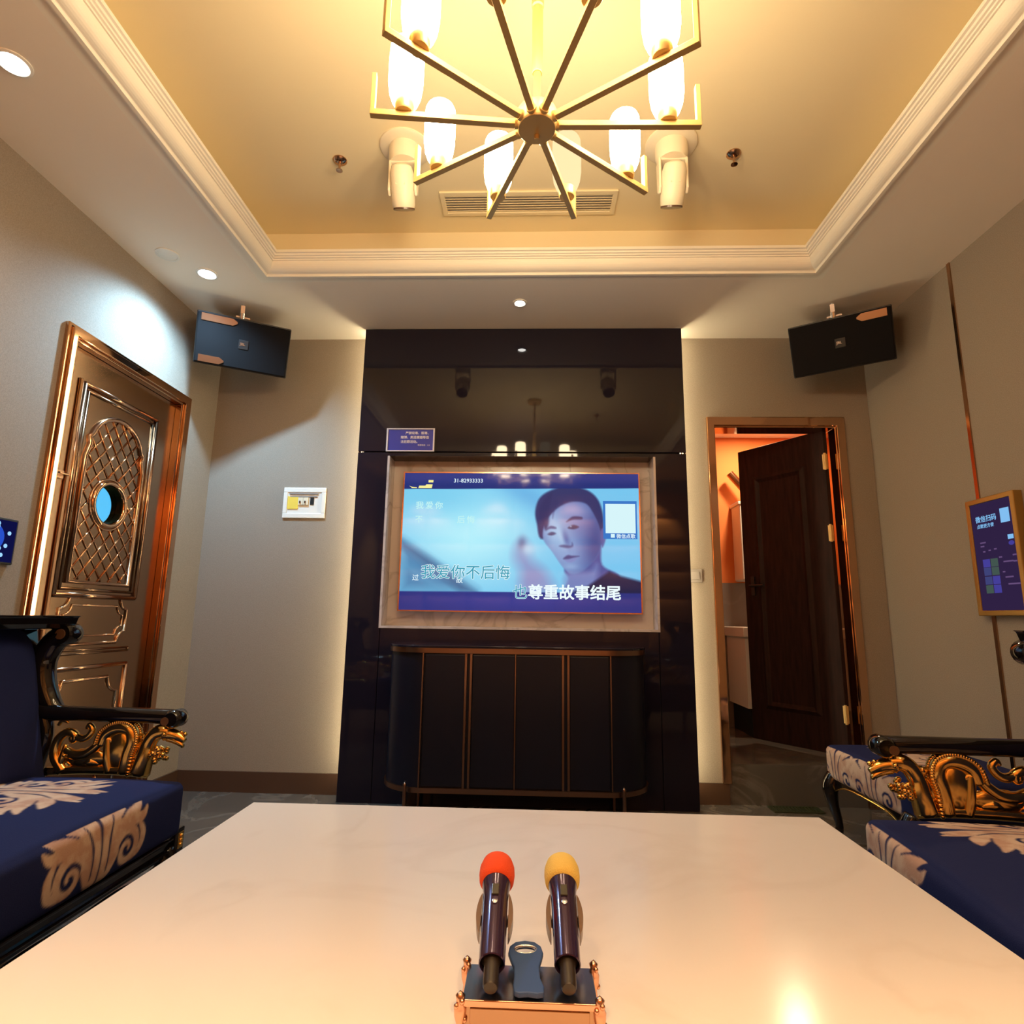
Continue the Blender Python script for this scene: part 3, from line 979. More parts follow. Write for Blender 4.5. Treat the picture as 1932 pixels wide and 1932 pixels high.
# ================================================================== WALL SPEAKERS
def speaker(name, label, A, B_, group, mirror):
    """A, B_: top front corners (left, right as seen), hung with the front leaning down"""
    A, B_ = Vector(A), Vector(B_)
    c = (A+B_)/2
    d = (B_-A); d.z = 0
    wid = d.length
    ax = d.normalized()
    nrm = ax.cross(Vector((0, 0, 1))).normalized()      # towards the room
    if nrm.y > 0: nrm = -nrm
    tilt = math.radians(24)
    t = thing(name, label, 'speaker', c, 0, group)
    R = Matrix((ax, -nrm, Vector((0, 0, 1)))).transposed().to_4x4()
    t.matrix_world = Matrix.Translation(c) @ R @ Matrix.Rotation(tilt, 4, 'X')
    hw, hh, dp = wid/2, .272, .22
    b = MB()
    b.prism([(-hw, .006), (hw, .006), (hw-.03, dp*.6), (hw*.55, dp), (-hw*.55, dp), (-hw+.03, dp*.6)], lambda u, v, q: (u, v, q), -hh, 0)
    b.build('cabinet', 'black_plastic', t, bevel=.006)
    b = MB(); b.box(-hw+.006, hw-.006, -.010, .008, -hh+.006, -.006)
    b.build('grille', 'speaker_cloth', t, bevel=.006)
    s_ = -1 if not mirror else 1
    for z0, z1, ww in (((-.046, -.010, .15), (-hh+.012, -hh+.048, .10)) if not mirror else ((-.050, -.012, .11),)):
        b = MB()
        x0, x1 = s_*(hw-.024), s_*(hw-.024-ww)
        xi = s_*(hw-.024-ww-.022)
        b.prism([(x0, z0), (x0, z1), (x1, z1), (xi, (z0+z1)/2+.004), (xi, (z0+z1)/2-.004), (x1, z0)], lambda u, v, q: (u, q, v), -.0135, -.009)
        b.build('corner_insert', 'copper_dim', t)
    b = MB(); b.box(-.024, .024, -.0125, -.009, -hh/2-.022, -hh/2+.026)
    o = b.build('badge', 'black_plastic', t, bevel=.001)
    text('JBL', .019, 'badge_letters', 'silver', o, Matrix.Translation((-.017, -.0130, -hh/2-.002)) @ Matrix.Rotation(PI/2, 4, 'X'), .0006)
    b = MB(); b.lathe([(.012, 0), (.012, .03)], (-.02, .02, 0), n=12); b.lathe([(.005, .0), (.005, .075)], (-.02, .05, 0), n=8)
    b.box(-.05, .02, .03, .07, .004, .012); b.box(-.03, -.01, .035, .075, .012, .07)
    b.build('bracket', 'silver', t)
    return t
speaker('wall_speaker', 'black loudspeaker hung in the left corner above the copper door', (-1.764, 2.757, 2.50), (-1.354, 2.983, 2.50), 'corner loudspeakers', False)
speaker('wall_speaker', 'black loudspeaker hung in the right corner above the washroom door', (1.362, 2.99, 2.50), (1.769, 2.739, 2.50), 'corner loudspeakers', True)

# ================================================================== CEILING FITTINGS
def downlight(x, y, label, m, r=.042):
    t = thing('downlight', label, 'downlight', (x, y, H), 0, 'recessed downlights')
    b = MB(); b.lathe([(r+.008, 0), (r+.008, -.004), (r, -.007), (r-.006, -.002), (r-.006, 0)], n=32, cap=False)
    b.build('trim_ring', 'white_plastic', t, smooth=True)
    b = MB(); b.lathe([(r-.006, -.0015), (0, -.003)], n=32, cap=False)
    b.build('lens', m, t, smooth=True)
downlight(-1.631, 2.596, 'cool bluish recessed downlight near the left speaker', 'spot_glow_cool')
downlight(-1.615, 1.474, 'white recessed downlight high at the left edge of the picture', 'spot_glow_white')
downlight(-.083, 2.885, 'small white recessed downlight above the glass column', 'spot_glow_white', .030)
t = thing('ceiling_cover', 'round white cover flush in the ceiling next to the bluish downlight', 'ceiling cover', (-1.735, 2.44, H))
b = MB(); b.lathe([(.052, 0), (.052, -.004), (.042, -.006), (.040, -.004)], n=32, cap=False)
b.build('rim', 'white_plastic', t, smooth=True)
b = MB(); b.lathe([(.040, -.004), (.030, -.006), (0, -.006)], n=32, cap=False)
b.build('plate', 'white_plastic', t, smooth=True)

def vent(name, label, x0, x1, y0, y1, n):
    t = thing(name, label, 'air vent', ((x0+x1)/2, (y0+y1)/2, ZT))
    hx_, hy_ = (x1-x0)/2, (y1-y0)/2
    q = min(.022, hy_*.35)
    b = MB(); b.prism([(-hx_, -hy_), (hx_, -hy_), (hx_, hy_), (-hx_, hy_)], xy, -.010, 0, holes=[[(-hx_+q, -hy_+q), (hx_-q, -hy_+q), (hx_-q, hy_-q), (-hx_+q, hy_-q)]])
    b.build('frame', 'tray_paint', t, bevel=.002)
    b = MB(); b.box(-hx_+q, hx_-q, -hy_+q, hy_-q, -.0015, -.0005)
    b.build('opening', 'grey_plastic', t)
    for i in range(n):
        yy = -hy_+q+(i+.5)*(2*hy_-2*q)/n
        b = MB(); b.bar((-hx_+q, yy, -.006), (hx_-q, yy, -.006), .0110, .002, (0, -.35, 1))
        b.build('louvre', 'tray_paint', t)
vent('ceiling_vent', 'long slatted air vent in the raised ceiling beyond the chandelier', -.449, .375, 2.380, 2.540, 7)
vent('ceiling_vent', 'narrow slot vent in the raised ceiling, mirrored in the dark glass', -.48, .34, .90, .96, 1)

def sprinkler(x, y, label):
    t = thing('sprinkler', label, 'sprinkler', (x, y, ZT), 0, 'ceiling sprinklers')
    b = MB(); b.lathe([(.030, 0), (.030, -.004), (.022, -.012), (.010, -.014)], n=24)
    b.build('escutcheon', 'copper_satin', t, smooth=True)
    b = MB(); b.lathe([(.007, -.012), (.006, -.030), (.003, -.044), (.003, -.050)], n=12)
    b.build('nozzle', 'copper_satin', t, smooth=True)
    b = MB(); b.lathe([(.014, -.050), (.014, -.0525), (0, -.054)], n=16)
    b.build('deflector', 'copper_satin', t, smooth=True)
sprinkler(-.847, 2.186, 'small copper sprinkler head on the ceiling left of the chandelier')
sprinkler(.827, 2.182, 'small copper sprinkler head on the ceiling right of the chandelier')
sprinkler(.60, .93, 'small copper sprinkler head on the ceiling, mirrored in the dark glass')

def moving_head(x, y, label, src=None):
    if src:
        t = copy_tree(src)
        t.location = (x, y, ZT); t['label'] = label
        return t
    t = thing('moving_head_light', label, 'stage light', (x, y, ZT), 0, 'moving head stage lights')
    b = MB(); b.lathe([(.105, 0), (.105, -.006), (.098, -.012), (.06, -.014)], n=40)
    b.build('ceiling_plate', 'cream_plastic', t, smooth=True)
    b = MB(); b.lathe([(.066, -.012), (.066, -.06), (.058, -.085), (.03, -.088)], n=32)
    b.build('base', 'cream_plastic', t, smooth=True)
    b = MB()
    for s_ in (-1, 1):
        b.prism([(-.028, -.08), (.028, -.08), (.022, -.215), (0, -.232), (-.022, -.215)], lambda u, v, d: (d, u, v), s_*.054-.005, s_*.054+.005)
    b.box(-.058, .058, -.026, .026, -.092, -.078)
    b.build('yoke', 'cream_plastic', t, bevel=.006)
    b = MB()
    b.lathe([(.020, .095), (.040, .085), (.048, .06), (.048, -.03), (.046, -.06), (.040, -.072), (.0, -.072)], (0, -.004, -.205), (0, -.60, 1), n=32)
    hd = b.build('head', 'cream_plastic', t, smooth=True)
    b = MB(); b.lathe([(.044, -.068), (.044, -.0745), (.0, -.0775)], (0, -.004, -.205), (0, -.60, 1), n=28)
    b.build('lens', 'skirting_brown', hd, smooth=True)
    b = MB()
    b.lathe([(.026, 0), (.022, .004), (.008, .005), (0, .007)], (0, -.068, -.170), (0, -1, -.5), n=20)
    for i in range(7):
        xx = -.018+i*.006
        b.box(xx-.0012, xx+.0012, -.0525, -.035, -.217, -.202)
    b.build('vents', 'cream_plastic', hd, smooth=True)
    return t
mh = moving_head(-.549, 2.122, 'white moving head stage light on the ceiling, left of the air vent')
moving_head(.554, 2.127, 'white moving head stage light on the ceiling, right of the air vent', mh)

# ================================================================== CHANDELIER
CX, CY, CZ = .0, 1.305, 2.185
t = thing('chandelier', 'brass wheel chandelier with ten arms and glass tube lamps', 'chandelier', (CX, CY, CZ))
b = MB(); b.lathe([(0, -.015), (.047, -.014), (.0515, -.009), (.0515, .034), (.046, .040), (.012, .044)], n=40)
hub = b.build('hub', 'brass', t, smooth=True)
b = MB(); b.lathe([(0, -.028), (.006, -.026), (.007, -.014)], (0, .018, 0), n=16)
b.build('hub_knob', 'brass', hub, smooth=True)
b = MB(); b.lathe([(.0095, .03), (.0095, ZT-CZ-.02)], n=16)
b.build('rod', 'brass', t, smooth=True)
b = MB(); b.lathe([(.0125, .155), (.0145, .158), (.0145, .36), (.0125, .362), (.0165, .366), (.0165, .385), (.012, .39)], n=20)
b.build('rod_sleeve', 'brass', t, smooth=True)
b = MB(); b.lathe([(.012, ZT-CZ-.03), (.06, ZT-CZ-.024), (.06, ZT-CZ)], n=32)
b.build('canopy', 'brass', t, smooth=True)
ARMS = [(1.0, .420), (37, .407), (71.3, .372), (113.3, .379), (151.4, .403), (186.1, .423), (217.4, .42), (254.8, .41), (290, .41), (328.8, .416)]
for i, (dg, R_) in enumerate(ARMS):
    a = math.radians(dg)
    c, s_ = math.cos(a), math.sin(a)
    b = MB()
    b.bar((.048*c, .048*s_, 0), (R_*c, R_*s_, 0), .0165, .0155)
    b.bar((( R_-.006)*c, (R_-.006)*s_, -.007), ((R_-.006)*c, (R_-.006)*s_, .115), .0145, .012, (c, s_, 0))
    arm = b.build('arm', 'brass', t, bevel=.001)
    b = MB(); b.lathe([(.013, -.011), (.013, .011)], (.046*c, .046*s_, 0), (c, s_, 0), n=12)
    b.build('arm_socket', 'brass', arm, smooth=True)
    q = R_-.085
    b = MB(); b.lathe([(0, .006), (.022, .007), (.024, .010), (.0245, .046), (.020, .046)], (q*c, q*s_, 0), n=24)
    b.build('lamp_cup', 'brass', arm, smooth=True)
    b = MB(); b.lathe([(.022, .034), (.033, .040), (.040, .060), (.044, .090), (.0445, .160), (.043, .196), (.039, .206), (.034, .208), (.034, .202)], (q*c, q*s_, 0), n=28, cap=False)
    b.build('lamp_shade', 'lamp_dim' if i == 2 else 'lamp_glow', arm, smooth='all')

# ================================================================== COFFEE TABLE
t = thing('coffee_table', 'wide low table with a cream marble top in the foreground', 'table', (0, .99, 0))
b = MB(); b.box(-.732, .732, -.66, .640, .425, .45)
b.build('tabletop', 'table_stone', t, bevel=.0025)
b = MB(); b.box(-.69, .69, -.62, .60, .395, .425)
b.build('apron', 'black_lacquer', t)
for x in (-.60, .60):
    for y in (-.54, .52):
        b = MB(); b.box(x-.04, x+.04, y-.04, y+.04, 0, .395)
        b.build('leg', 'black_lacquer', t, bevel=.004)

# ================================================================== UPHOLSTERY PATTERN
def stroke_mask(U_, V_, pts, rad, k=8):
    P, R_ = catmull([Vector((a, c, 0)) for a, c in pts], list(rad) if isinstance(rad, (list, tuple)) else [rad]*len(pts), k)
    best = np.full(U_.shape, 1e9)
    for i in range(len(P)-1):
        x0, y0, x1, y1 = P[i].x, P[i].y, P[i+1].x, P[i+1].y
        dx, dy = x1-x0, y1-y0
        tt = np.clip(((U_-x0)*dx+(V_-y0)*dy)/(dx*dx+dy*dy+1e-12), 0, 1)
        best = np.minimum(best, np.hypot(U_-x0-tt*dx, V_-y0-tt*dy)-(R_[i]+(R_[i+1]-R_[i])*tt))
    return best
def spiral(cx, cy, r0, turns, a0, dirn, n=26):
    return [(cx+r0*(1-.86*i/n)*math.cos(a0+dirn*turns*2*PI*i/n), cy+r0*(1-.86*i/n)*math.sin(a0+dirn*turns*2*PI*i/n)) for i in range(n+1)]
def motif(q, p, s=1.0):
    """acanthus spray: q sideways, p along its stem from the foot; negative = inside"""
    q = np.abs(q)/s; p = p/s
    d = np.full(q.shape, 1e9)
    def add(pts, rad): 
        nonlocal d
        d = np.minimum(d, stroke_mask(q, p, pts, rad))
    sp = spiral(.100, .058, .052, 1.45, PI*.9, -1)
    add([(.015, .0), (.035, .03), (.052, .062)]+sp, [.012, .014, .014]+[.0135*(1-.62*i/len(sp)) for i in range(len(sp))])
    add([(.012, .01), (.016, .08), (.022, .15), (.030, .21)], [.008, .013, .016, .010])
    add([(.035, .05), (.05, .12), (.085, .165), (.125, .185)], [.012, .020, .020, .004])
    add([(.05, .11), (.095, .128), (.140, .142), (.172, .165)], [.014, .017, .014, .003])
    add([(.09, .13), (.135, .118), (.165, .120), (.182, .136)], [.012, .014, .011, .003])
    add([(.125, .025), (.155, .04), (.165, .075), (.150, .105)], [.006, .012, .012, .006])
    add([(.025, .12), (.045, .18), (.050, .225)], [.012, .014, .004])
    cut = np.minimum(stroke_mask(q, p, [(.028, .03), (.030, .10), (.050, .15)], [.002, .004, .002]), stroke_mask(q, p, [(.075, .135), (.11, .152), (.14, .158)], [.002, .0035, .002]))
    return np.maximum(d, -cut)*s

def pattern_cushion(name, parent, hx_, hy_, hz_, r, dome, step, top, front, loc, mname):
    """rounded box; 'top'/'front' list motifs (offset across, foot position, scale) painted as the woven pattern"""
    nx, ny, nz = (max(4, int(2*h/step)) for h in (hx_, hy_, hz_))
    vid = {}
    co = []
    fs = []
    def vert(i, j, k_):
        key = (i, j, k_)
        if key not in vid:
            vid[key] = len(co)
            co.append((-hx_+2*hx_*i/nx, -hy_+2*hy_*j/ny, -hz_+2*hz_*k_/nz))
        return vid[key]
    for i in range(nx):
        for j in range(ny):
            fs.append((vert(i, j, nz), vert(i+1, j, nz), vert(i+1, j+1, nz), vert(i, j+1, nz)))
    for j in range(ny):
        for k_ in range(nz):
            fs.append((vert(nx, j, k_), vert(nx, j+1, k_), vert(nx, j+1, k_+1), vert(nx, j, k_+1)))
            fs.append((vert(0, j, k_), vert(0, j, k_+1), vert(0, j+1, k_+1), vert(0, j+1, k_)))
    for i in range(nx):
        for k_ in range(nz):
            fs.append((vert(i, 0, k_), vert(i+1, 0, k_), vert(i+1, 0, k_+1), vert(i, 0, k_+1)))
            fs.append((vert(i, ny, k_), vert(i, ny, k_+1), vert(i+1, ny, k_+1), vert(i+1, ny, k_)))
    p = np.array(co)
    h = np.array([hx_, hy_, hz_])
    c = np.clip(p, -(h-r), h-r)
    dv = p-c
    ln_ = np.linalg.norm(dv, axis=1, keepdims=True)
    q = c+dv/np.maximum(ln_, 1e-9)*r
    topside = np.clip(p[:, 2]/hz_, 0, 1)
    q[:, 2] += dome*topside*(1-(p[:, 0]/hx_)**2*.75)*(1-(p[:, 1]/hy_)**2*.85)
    q[:, 0] += np.where(p[:, 0] > hx_-1e-6, .012*(1-(p[:, 1]/hy_)**2)*(1-(p[:, 2]/hz_)**2), 0)
    val = np.full(len(q), 1e9)
    istop = p[:, 2] > hz_-1e-6
    isfront = p[:, 0] > hx_-1e-6
    for across, foot, sc, dr in top:
        val[istop] = np.minimum(val[istop], motif(p[istop, 1]-across, dr*(p[istop, 0]-foot), sc))
    for across, foot, sc, dr in front:
        val[isfront] = np.minimum(val[isfront], motif(p[isfront, 1]-across, dr*(p[isfront, 2]-foot), sc))
    me = bpy.data.meshes.new(name)
    me.from_pydata((q).tolist(), [], fs)
    at_ = me.attributes.new('weave', 'FLOAT', 'POINT')
    at_.data.foreach_set('value', np.clip(.5-val/.004, 0, 1).astype(np.float32))
    for pl in me.polygons: pl.use_smooth = True
    me.materials.append(MATS[mname])
    o = bpy.data.objects.new(name, me)
    COL.objects.link(o)
    o.parent = parent
    o.location = loc
    return o
def fabric(name, ground, fig, fig2):
    m = mat(name, ground, .9, spec=.15, bump=(500, .35))
    nt = m.node_tree; b_ = nt.nodes['Principled BSDF']
    at_ = nt.nodes.new('ShaderNodeAttribute'); at_.attribute_name = 'weave'
    tc = nt.nodes.new('ShaderNodeTexCoord')
    n_ = nt.nodes.new('ShaderNodeTexNoise'); n_.inputs['Scale'].default_value = 22; n_.inputs['Detail'].default_value = 4
    nt.links.new(tc.outputs['Object'], n_.inputs['Vector'])
    m1 = nt.nodes.new('ShaderNodeMix'); m1.data_type = 'RGBA'
    rr = nt.nodes.new('ShaderNodeValToRGB'); rr.color_ramp.elements[0].position = .42; rr.color_ramp.elements[1].position = .6
    nt.links.new(n_.outputs['Fac'], rr.inputs[0]); nt.links.new(rr.outputs[0], m1.inputs[0])
    m1.inputs[6].default_value = (*fig, 1); m1.inputs[7].default_value = (*fig2, 1)
    m2 = nt.nodes.new('ShaderNodeMix'); m2.data_type = 'RGBA'
    m2.inputs[6].default_value = (*ground, 1)
    nt.links.new(at_.outputs['Fac'], m2.inputs[0]); nt.links.new(m1.outputs[2], m2.inputs[7])
    nt.links.new(m2.outputs[2], b_.inputs['Base Color'])
fabric('navy_damask', (.013, .020, .082), (.62, .46, .34), (.50, .31, .22))

# ================================================================== ARMCHAIRS
def dragon_panel(parent, y):
    """gilded openwork under an arm rest, drawn in the (x, z) plane at y"""
    b = MB()
    def tb(pts, rad, sm=5, n=10, dy=0, flat=1.0):
        rad = [r_*1.22 for r_ in rad]
        b.tube([(px, y+dy, pz) for px, pz in pts], rad, n, smooth=sm, flat=flat, nrm=(0, 1, 0))
    tb([(.125, .455), (.136, .505), (.142, .540), (.158, .568), (.182, .580), (.206, .578)], [.024, .021, .018, .018, .019, .016])      # neck
    tb([(.190, .572), (.212, .571), (.234, .564), (.254, .552)], [.017, .015, .012, .006])                                               # snout
    tb([(.200, .560), (.226, .552), (.246, .540), (.246, .533)], [.009, .008, .006, .003])                                               # jaw
    b.sphere((.252, y, .572), .007); b.sphere((.240, y, .577), .006); b.sphere((.199, y-.021, .574), .0075); b.sphere((.199, y+.021, .574), .0075)
    tb([(.164, .575), (.146, .566), (.128, .560), (.112, .566)], [.008, .010, .012, .004])                                               # ear
    for i in range(22):                                                                                                                  # mane
        a = i*2.4
        rr = .0042*math.sqrt(i)
        b.sphere((.180+rr*math.cos(a), y-.016*(1 if i % 2 else -1), .512+rr*1.15*math.sin(a)), .0078, n=8)
    arch_ = [(-.004, .535), (.006, .565), (.030, .583), (.060, .588), (.084, .578), (.092, .550), (.083, .512), (.078, .455)]
    tb(arch_, [.013, .015, .016, .016, .016, .016, .016, .017])                                                                           # body arch
    P, R_ = catmull([Vector((a, 0, c)) for a, c in arch_], [.015]*len(arch_), 6)
    for i, p in enumerate(P):                                                                                                             # back scales
        if i % 1 == 0:
            tq = (P[min(i+1, len(P)-1)]-P[max(i-1, 0)]).normalized()
            nq = Vector((-tq.z, 0, tq.x))
            for s_ in (-1, 1):
                b.sphere(Vector((p.x, y+s_*.011, p.z))+nq*.0165, .0065, n=8)
    for z in (.548, .524, .500, .476):                                                                                                    # claws
        tb([(.006, z+.010), (.018, z+.004), (.032, z-.006)], [.004, .0085, .005], dy=0)
    tb([(.012, .560), (.020, .50), (.030, .455)], [.010, .012, .012])
    tb([(-.112, .455), (-.146, .500), (-.144, .545), (-.118, .570), (-.092, .562), (-.094, .546), (-.106, .548)], [.014, .013, .012, .011, .010, .008, .005])   # big scroll
    tb([(-.100, .566), (-.072, .552), (-.050, .560), (-.040, .580), (-.052, .592), (-.060, .582)], [.007, .010, .009, .008, .007, .004])   # upper scroll
    b.sphere((-.101, y, .553), .010); b.sphere((-.045, y, .583), .008)
    tb([(-.118, .522), (-.090, .506), (-.050, .508), (-.018, .532), (.004, .560)], [.008, .013, .014, .012, .010])                         # lower body
    for i in range(7): b.sphere((-.112+i*.011, y-.010, .510-.002*abs(3-i)), .005, n=8); 
    tb([(-.060, .480), (-.030, .486), (.0, .480)], [.006, .014, .006])
    tb([(-.150, .59), (-.138, .605), (-.118, .598)], [.004, .006, .003])
    tb([(-.170, .455), (-.06, .462), (.06, .462), (.150, .455)], [.010, .011, .011, .010], flat=.9)
    b.sphere((.046, y, .520), 1, (.036, .010, .062)); b.sphere((-.045, y, .495), 1, (.07, .012, .030)); b.sphere((.118, y, .500), 1, (.028, .010, .045))
    tb([(-.128, .455), (-.122, .50), (-.118, .535)], [.012, .010, .005])
    return b.build('dragon_carving', 'gilded', parent, smooth='all')

def armchair(label, loc, rotz, top, front, src=None):
    """faces local +x"""
    t = thing('armchair', label, 'armchair', loc, rotz, 'carved armchairs beside the table')
    hy_ = .35
    pattern_cushion('seat', t, .29, hy_, .073, .022, .034, .0042, top, front, (.012, 0, .378), 'navy_damask')
    b = MB(); b.box(-.29, .275, -.37, .37, .250, .300)
    b.box(-.285, .283, -.365, .365, .288, .300)
    b.box(.266, .284, -.345, .345, .262, .270)
    b.build('seat_rail', 'black_lacquer', t, bevel=.004)
    for s_ in (-1, 1):
        b = MB(); b.box(.268, .288, s_*.372-.02, s_*.372+.02, .250, .318); 
        o = b.build('corner_block', 'black_lacquer', t, bevel=.004)
        b = MB(); b.box(.286, .290, s_*.372-.012, s_*.372+.012, .262, .306); b.box(.273, .285, s_*.390, s_*.394, .262, .306)
        for q in range(3): b.sphere((.290, s_*.372, .272+q*.012), .006, n=8)
        b.build('gold_plaque', 'gilded', o, bevel=.001)
    for sx_ in (1, -1):
        for s_ in (-1, 1):
            b = MB(); y = s_*.345
            x = .255 if sx_ > 0 else -.27
            b.tube([(x, y, .265), (x+sx_*.022, y, .20), (x+sx_*.012, y, .11), (x-sx_*.002, y, .05), (x+sx_*.014, y, .012), (x+sx_*.016, y, .0)], [.032, .030, .019, .015, .020, .018], 12, smooth=4)
            b.build('leg', 'black_lacquer', t, smooth='all')
    # pierced apron under the front rail
    b = MB()
    for s_ in (-1, 1):
        b.tube([(.27, s_*.33, .235), (.27, s_*.24, .225), (.27, s_*.14, .238), (.27, 0, .232)], [.014, .010, .008, .008], 8, smooth=4)
        b.tube([(.27, s_*.30, .215), (.272, s_*.26, .20), (.27, s_*.235, .212), (.27, s_*.25, .222)], [.006, .006, .005, .003], 8, smooth=4)
    b.build('apron', 'black_lacquer', t, smooth='all')
    # back: upholstered pad between black posts, under a crest rail
    bk = MB()
    ret = bmesh.ops.create_grid(bk.bm, x_segments=24, y_segments=24, size=1)
    pts = {}
    for v in ret['verts']:
        u, w = v.co.x, v.co.y
        z = .655+w*.235
        lean = -.105-(z-.42)*.24
        edge = (1-abs(u)**5)*(1-abs(w)**5)
        rx = min(1, 1)
        ww = .385*(1-.18*max(0, w)**8)
        v.co = Vector((lean-.05+.055*edge, u*ww, z))
    bk.build('backrest', 'navy_damask', t, smooth='all')
    b = MB()
    b.prism([(-.425, .42), (.425, .42), (.425, .895), (-.425, .895)], lambda u, v, d: (d-(v-.42)*.22, u, v), -.235, -.180)
    b.build('back_board', 'black_lacquer', t, bevel=.008)
    b = MB()
    b.prism([(-.215, .880), (-.180, .884), (-.166, .898), (-.160, .918), (-.152, .924), (-.290, .924), (-.300, .905), (-.290, .880)], lambda u, v, d: (u, d, v), -.435, .435)
    b.build('crest_rail', 'black_lacquer', t, bevel=.003)
    for s_ in (-1, 1):
        y = s_*.418
        b = MB()
        b.tube([(-.170, y, .618), (-.205, y, .655), (-.236, y, .72), (-.242, y, .785), (-.220, y, .838), (-.190, y, .866), (-.205, y, .892)], [.026, .032, .036, .036, .036, .034, .026], 12, smooth=5, flat=1.0)
        b.lathe([(.030, -.030), (.034, -.022), (.034, .022), (.030, .030)], (-.178, y, .866), (0, 1, 0), n=20)
        o = b.build('back_post', 'black_lacquer', t, smooth=True)
        b = MB(); b.lathe([(.016, -.033), (.016, .033)], (-.178, y, .866), (0, 1, 0), n=18)
        b.build('post_disc', 'wood_disc', o, smooth=True)
        y = s_*.40
        b = MB()
        b.tube([(-.230, y, .640), (-.20, y, .628), (-.10, y, .626), (.10, y, .624), (.20, y, .622), (.225, y, .620)], [.026, .025, .0225, .0225, .023, .024], 16, smooth=4)
        b.lathe([(.0, -.030), (.020, -.030), (.027, -.022), (.027, .022), (.020, .030), (0, .030)], (.218, y, .618), (0, 1, 0), n=24)
        o = b.build('arm_rest', 'black_lacquer', t, smooth=True)
        b = MB(); b.lathe([(.012, -.032), (.012, .032)], (.202, y, .613), (0, 1, 0), n=18)
        b.build('arm_disc', 'wood_disc', o, smooth=True)
        b = MB(); b.tube([(-.205, y, .30), (-.205, y, .45), (-.185, y, .56), (-.21, y, .63)], [.026, .022, .020, .024], 10, smooth=4)
        b.build('arm_support', 'black_lacquer', t, smooth='all')
        dragon_panel(t, y)
    return t
armchair('navy and gold armchair left of the marble table, facing right', (-1.315, 1.452, 0), 0, [(.11, -.03, .95, 1), (.11, .0, .75, -1)], [(.0, -.07, .92, 1)])
armchair('navy and gold armchair right of the marble table, facing left', (1.102, 1.250, 0), PI+math.radians(-6), [(-.24, -.03, .95, 1), (-.24, .0, .75, -1)], [(-.22, -.07, .92, 1)])

# ================================================================== FOOTSTOOL
t = thing('footstool', 'navy patterned footstool with black cabriole legs behind the right armchair', 'footstool', (1.55, 2.50, 0), 0)
t.rotation_euler = (0, 0, PI)
pattern_cushion('seat', t, .25, .30, .07, .025, .015, .0045, [(-.15, -.1, .95, 1), (.12, -.05, .95, 1)], [(-.20, -.09, .95, 1), (.08, -.09, .95, 1)], (0, 0, .335), 'navy_damask')
b = MB()
b.prism([(-.29, .285), (.29, .285), (.29, .235), (.25, .225), (.15, .258), (0, .265), (-.15, .258), (-.25, .225), (-.29, .235)], lambda u, v, d: (d, u, v), .225, .243)
b.prism([(-.29, .285), (.29, .285), (.29, .235), (.25, .225), (.15, .258), (0, .265), (-.15, .258), (-.25, .225), (-.29, .235)], lambda u, v, d: (d, u, v), -.243, -.225)
b.box(-.24, .24, .272, .29, .235, .285); b.box(-.24, .24, -.29, -.272, .235, .285)
b.build('apron', 'black_lacquer', t, bevel=.002)
b = MB(); b.tube([(.245, -.285, .232), (.245, -.25, .224), (.245, -.15, .257), (.245, 0, .264), (.245, .15, .257), (.245, .25, .224), (.245, .285, .232)], .004, 8, smooth=4)
b.build('gold_edging', 'gilded', t, smooth='all')
for sx_ in (-1, 1):
    for s_ in (-1, 1):
        b = MB(); x, y = sx_*.225, s_*.27
        b.tube([(x, y, .28), (x+sx_*.024, y, .235), (x+sx_*.020, y, .17), (x+sx_*.0, y, .09), (x+sx_*.004, y, .045), (x+sx_*.020, y, .015), (x+sx_*.02, y, 0)], [.034, .034, .024, .016, .017, .024, .020], 12, smooth=4)
        b.build('leg', 'black_lacquer', t, smooth='all')

# ================================================================== MICROPHONES AND THEIR STAND
ZB = .52
t = thing('microphone_stand', 'copper framed box with a mirrored top holding two microphones on the table', 'microphone stand', (0, .767, .45))
def bb(x0, x1, y0, y1, z0, z1, nm, m, bev=0):
    b = MB(); b.box(x0, x1, y0, y1, z0, z1)
    return b.build(nm, m, t, bevel=bev)
bb(-.074, .074, -.032, .034, .002, .066, 'body', 'copper_satin')
bb(-.075, .075, -.033, .034, .066, .070, 'mirror_top', 'mirror', .0008)
bb(-.076, .076, -.037, -.033, .064, .071, 'front_lip', 'rose_gold', .001)
bb(-.060, .060, -.0335, -.031, .006, .044, 'front_recess', 'wood_dark')
bb(-.066, .066, -.0345, -.031, .046, .062, 'name_band', 'copper_satin', .001)
for x in (-.077, .077):
    for y in (-.034, .035):
        b = MB()
        b.lathe([(.007, 0), (.0075, .006), (.005, .010), (.0055, .035), (.004, .046), (.0065, .054), (.007, .062), (.004, .069), (.0055, .074), (0, .079)], (x, y, 0), n=12)
        for k_ in range(5): b.sphere((x+.005*math.cos(k_*1.3), y+.005*math.sin(k_*1.3), .050+.005*k_), .0032, n=8)
        b.build('corner_column', 'rose_gold', t, smooth='all')
def axis_frame(A, B_):
    z = (Vector(B_)-Vector(A)).normalized()
    x = Vector((1, 0, 0)); x = (x-z*x.dot(z)).normalized()
    y = z.cross(x)
    M_ = Matrix((x, y, z)).transposed().to_4x4()
    M_.translation = Vector(A)
    return M_
MIC = (((-.0438, .7310, .5320), (-.0471, .8963, .5860)), ((.0434, .7340, .5320), (.0434, .8998, .5860)))
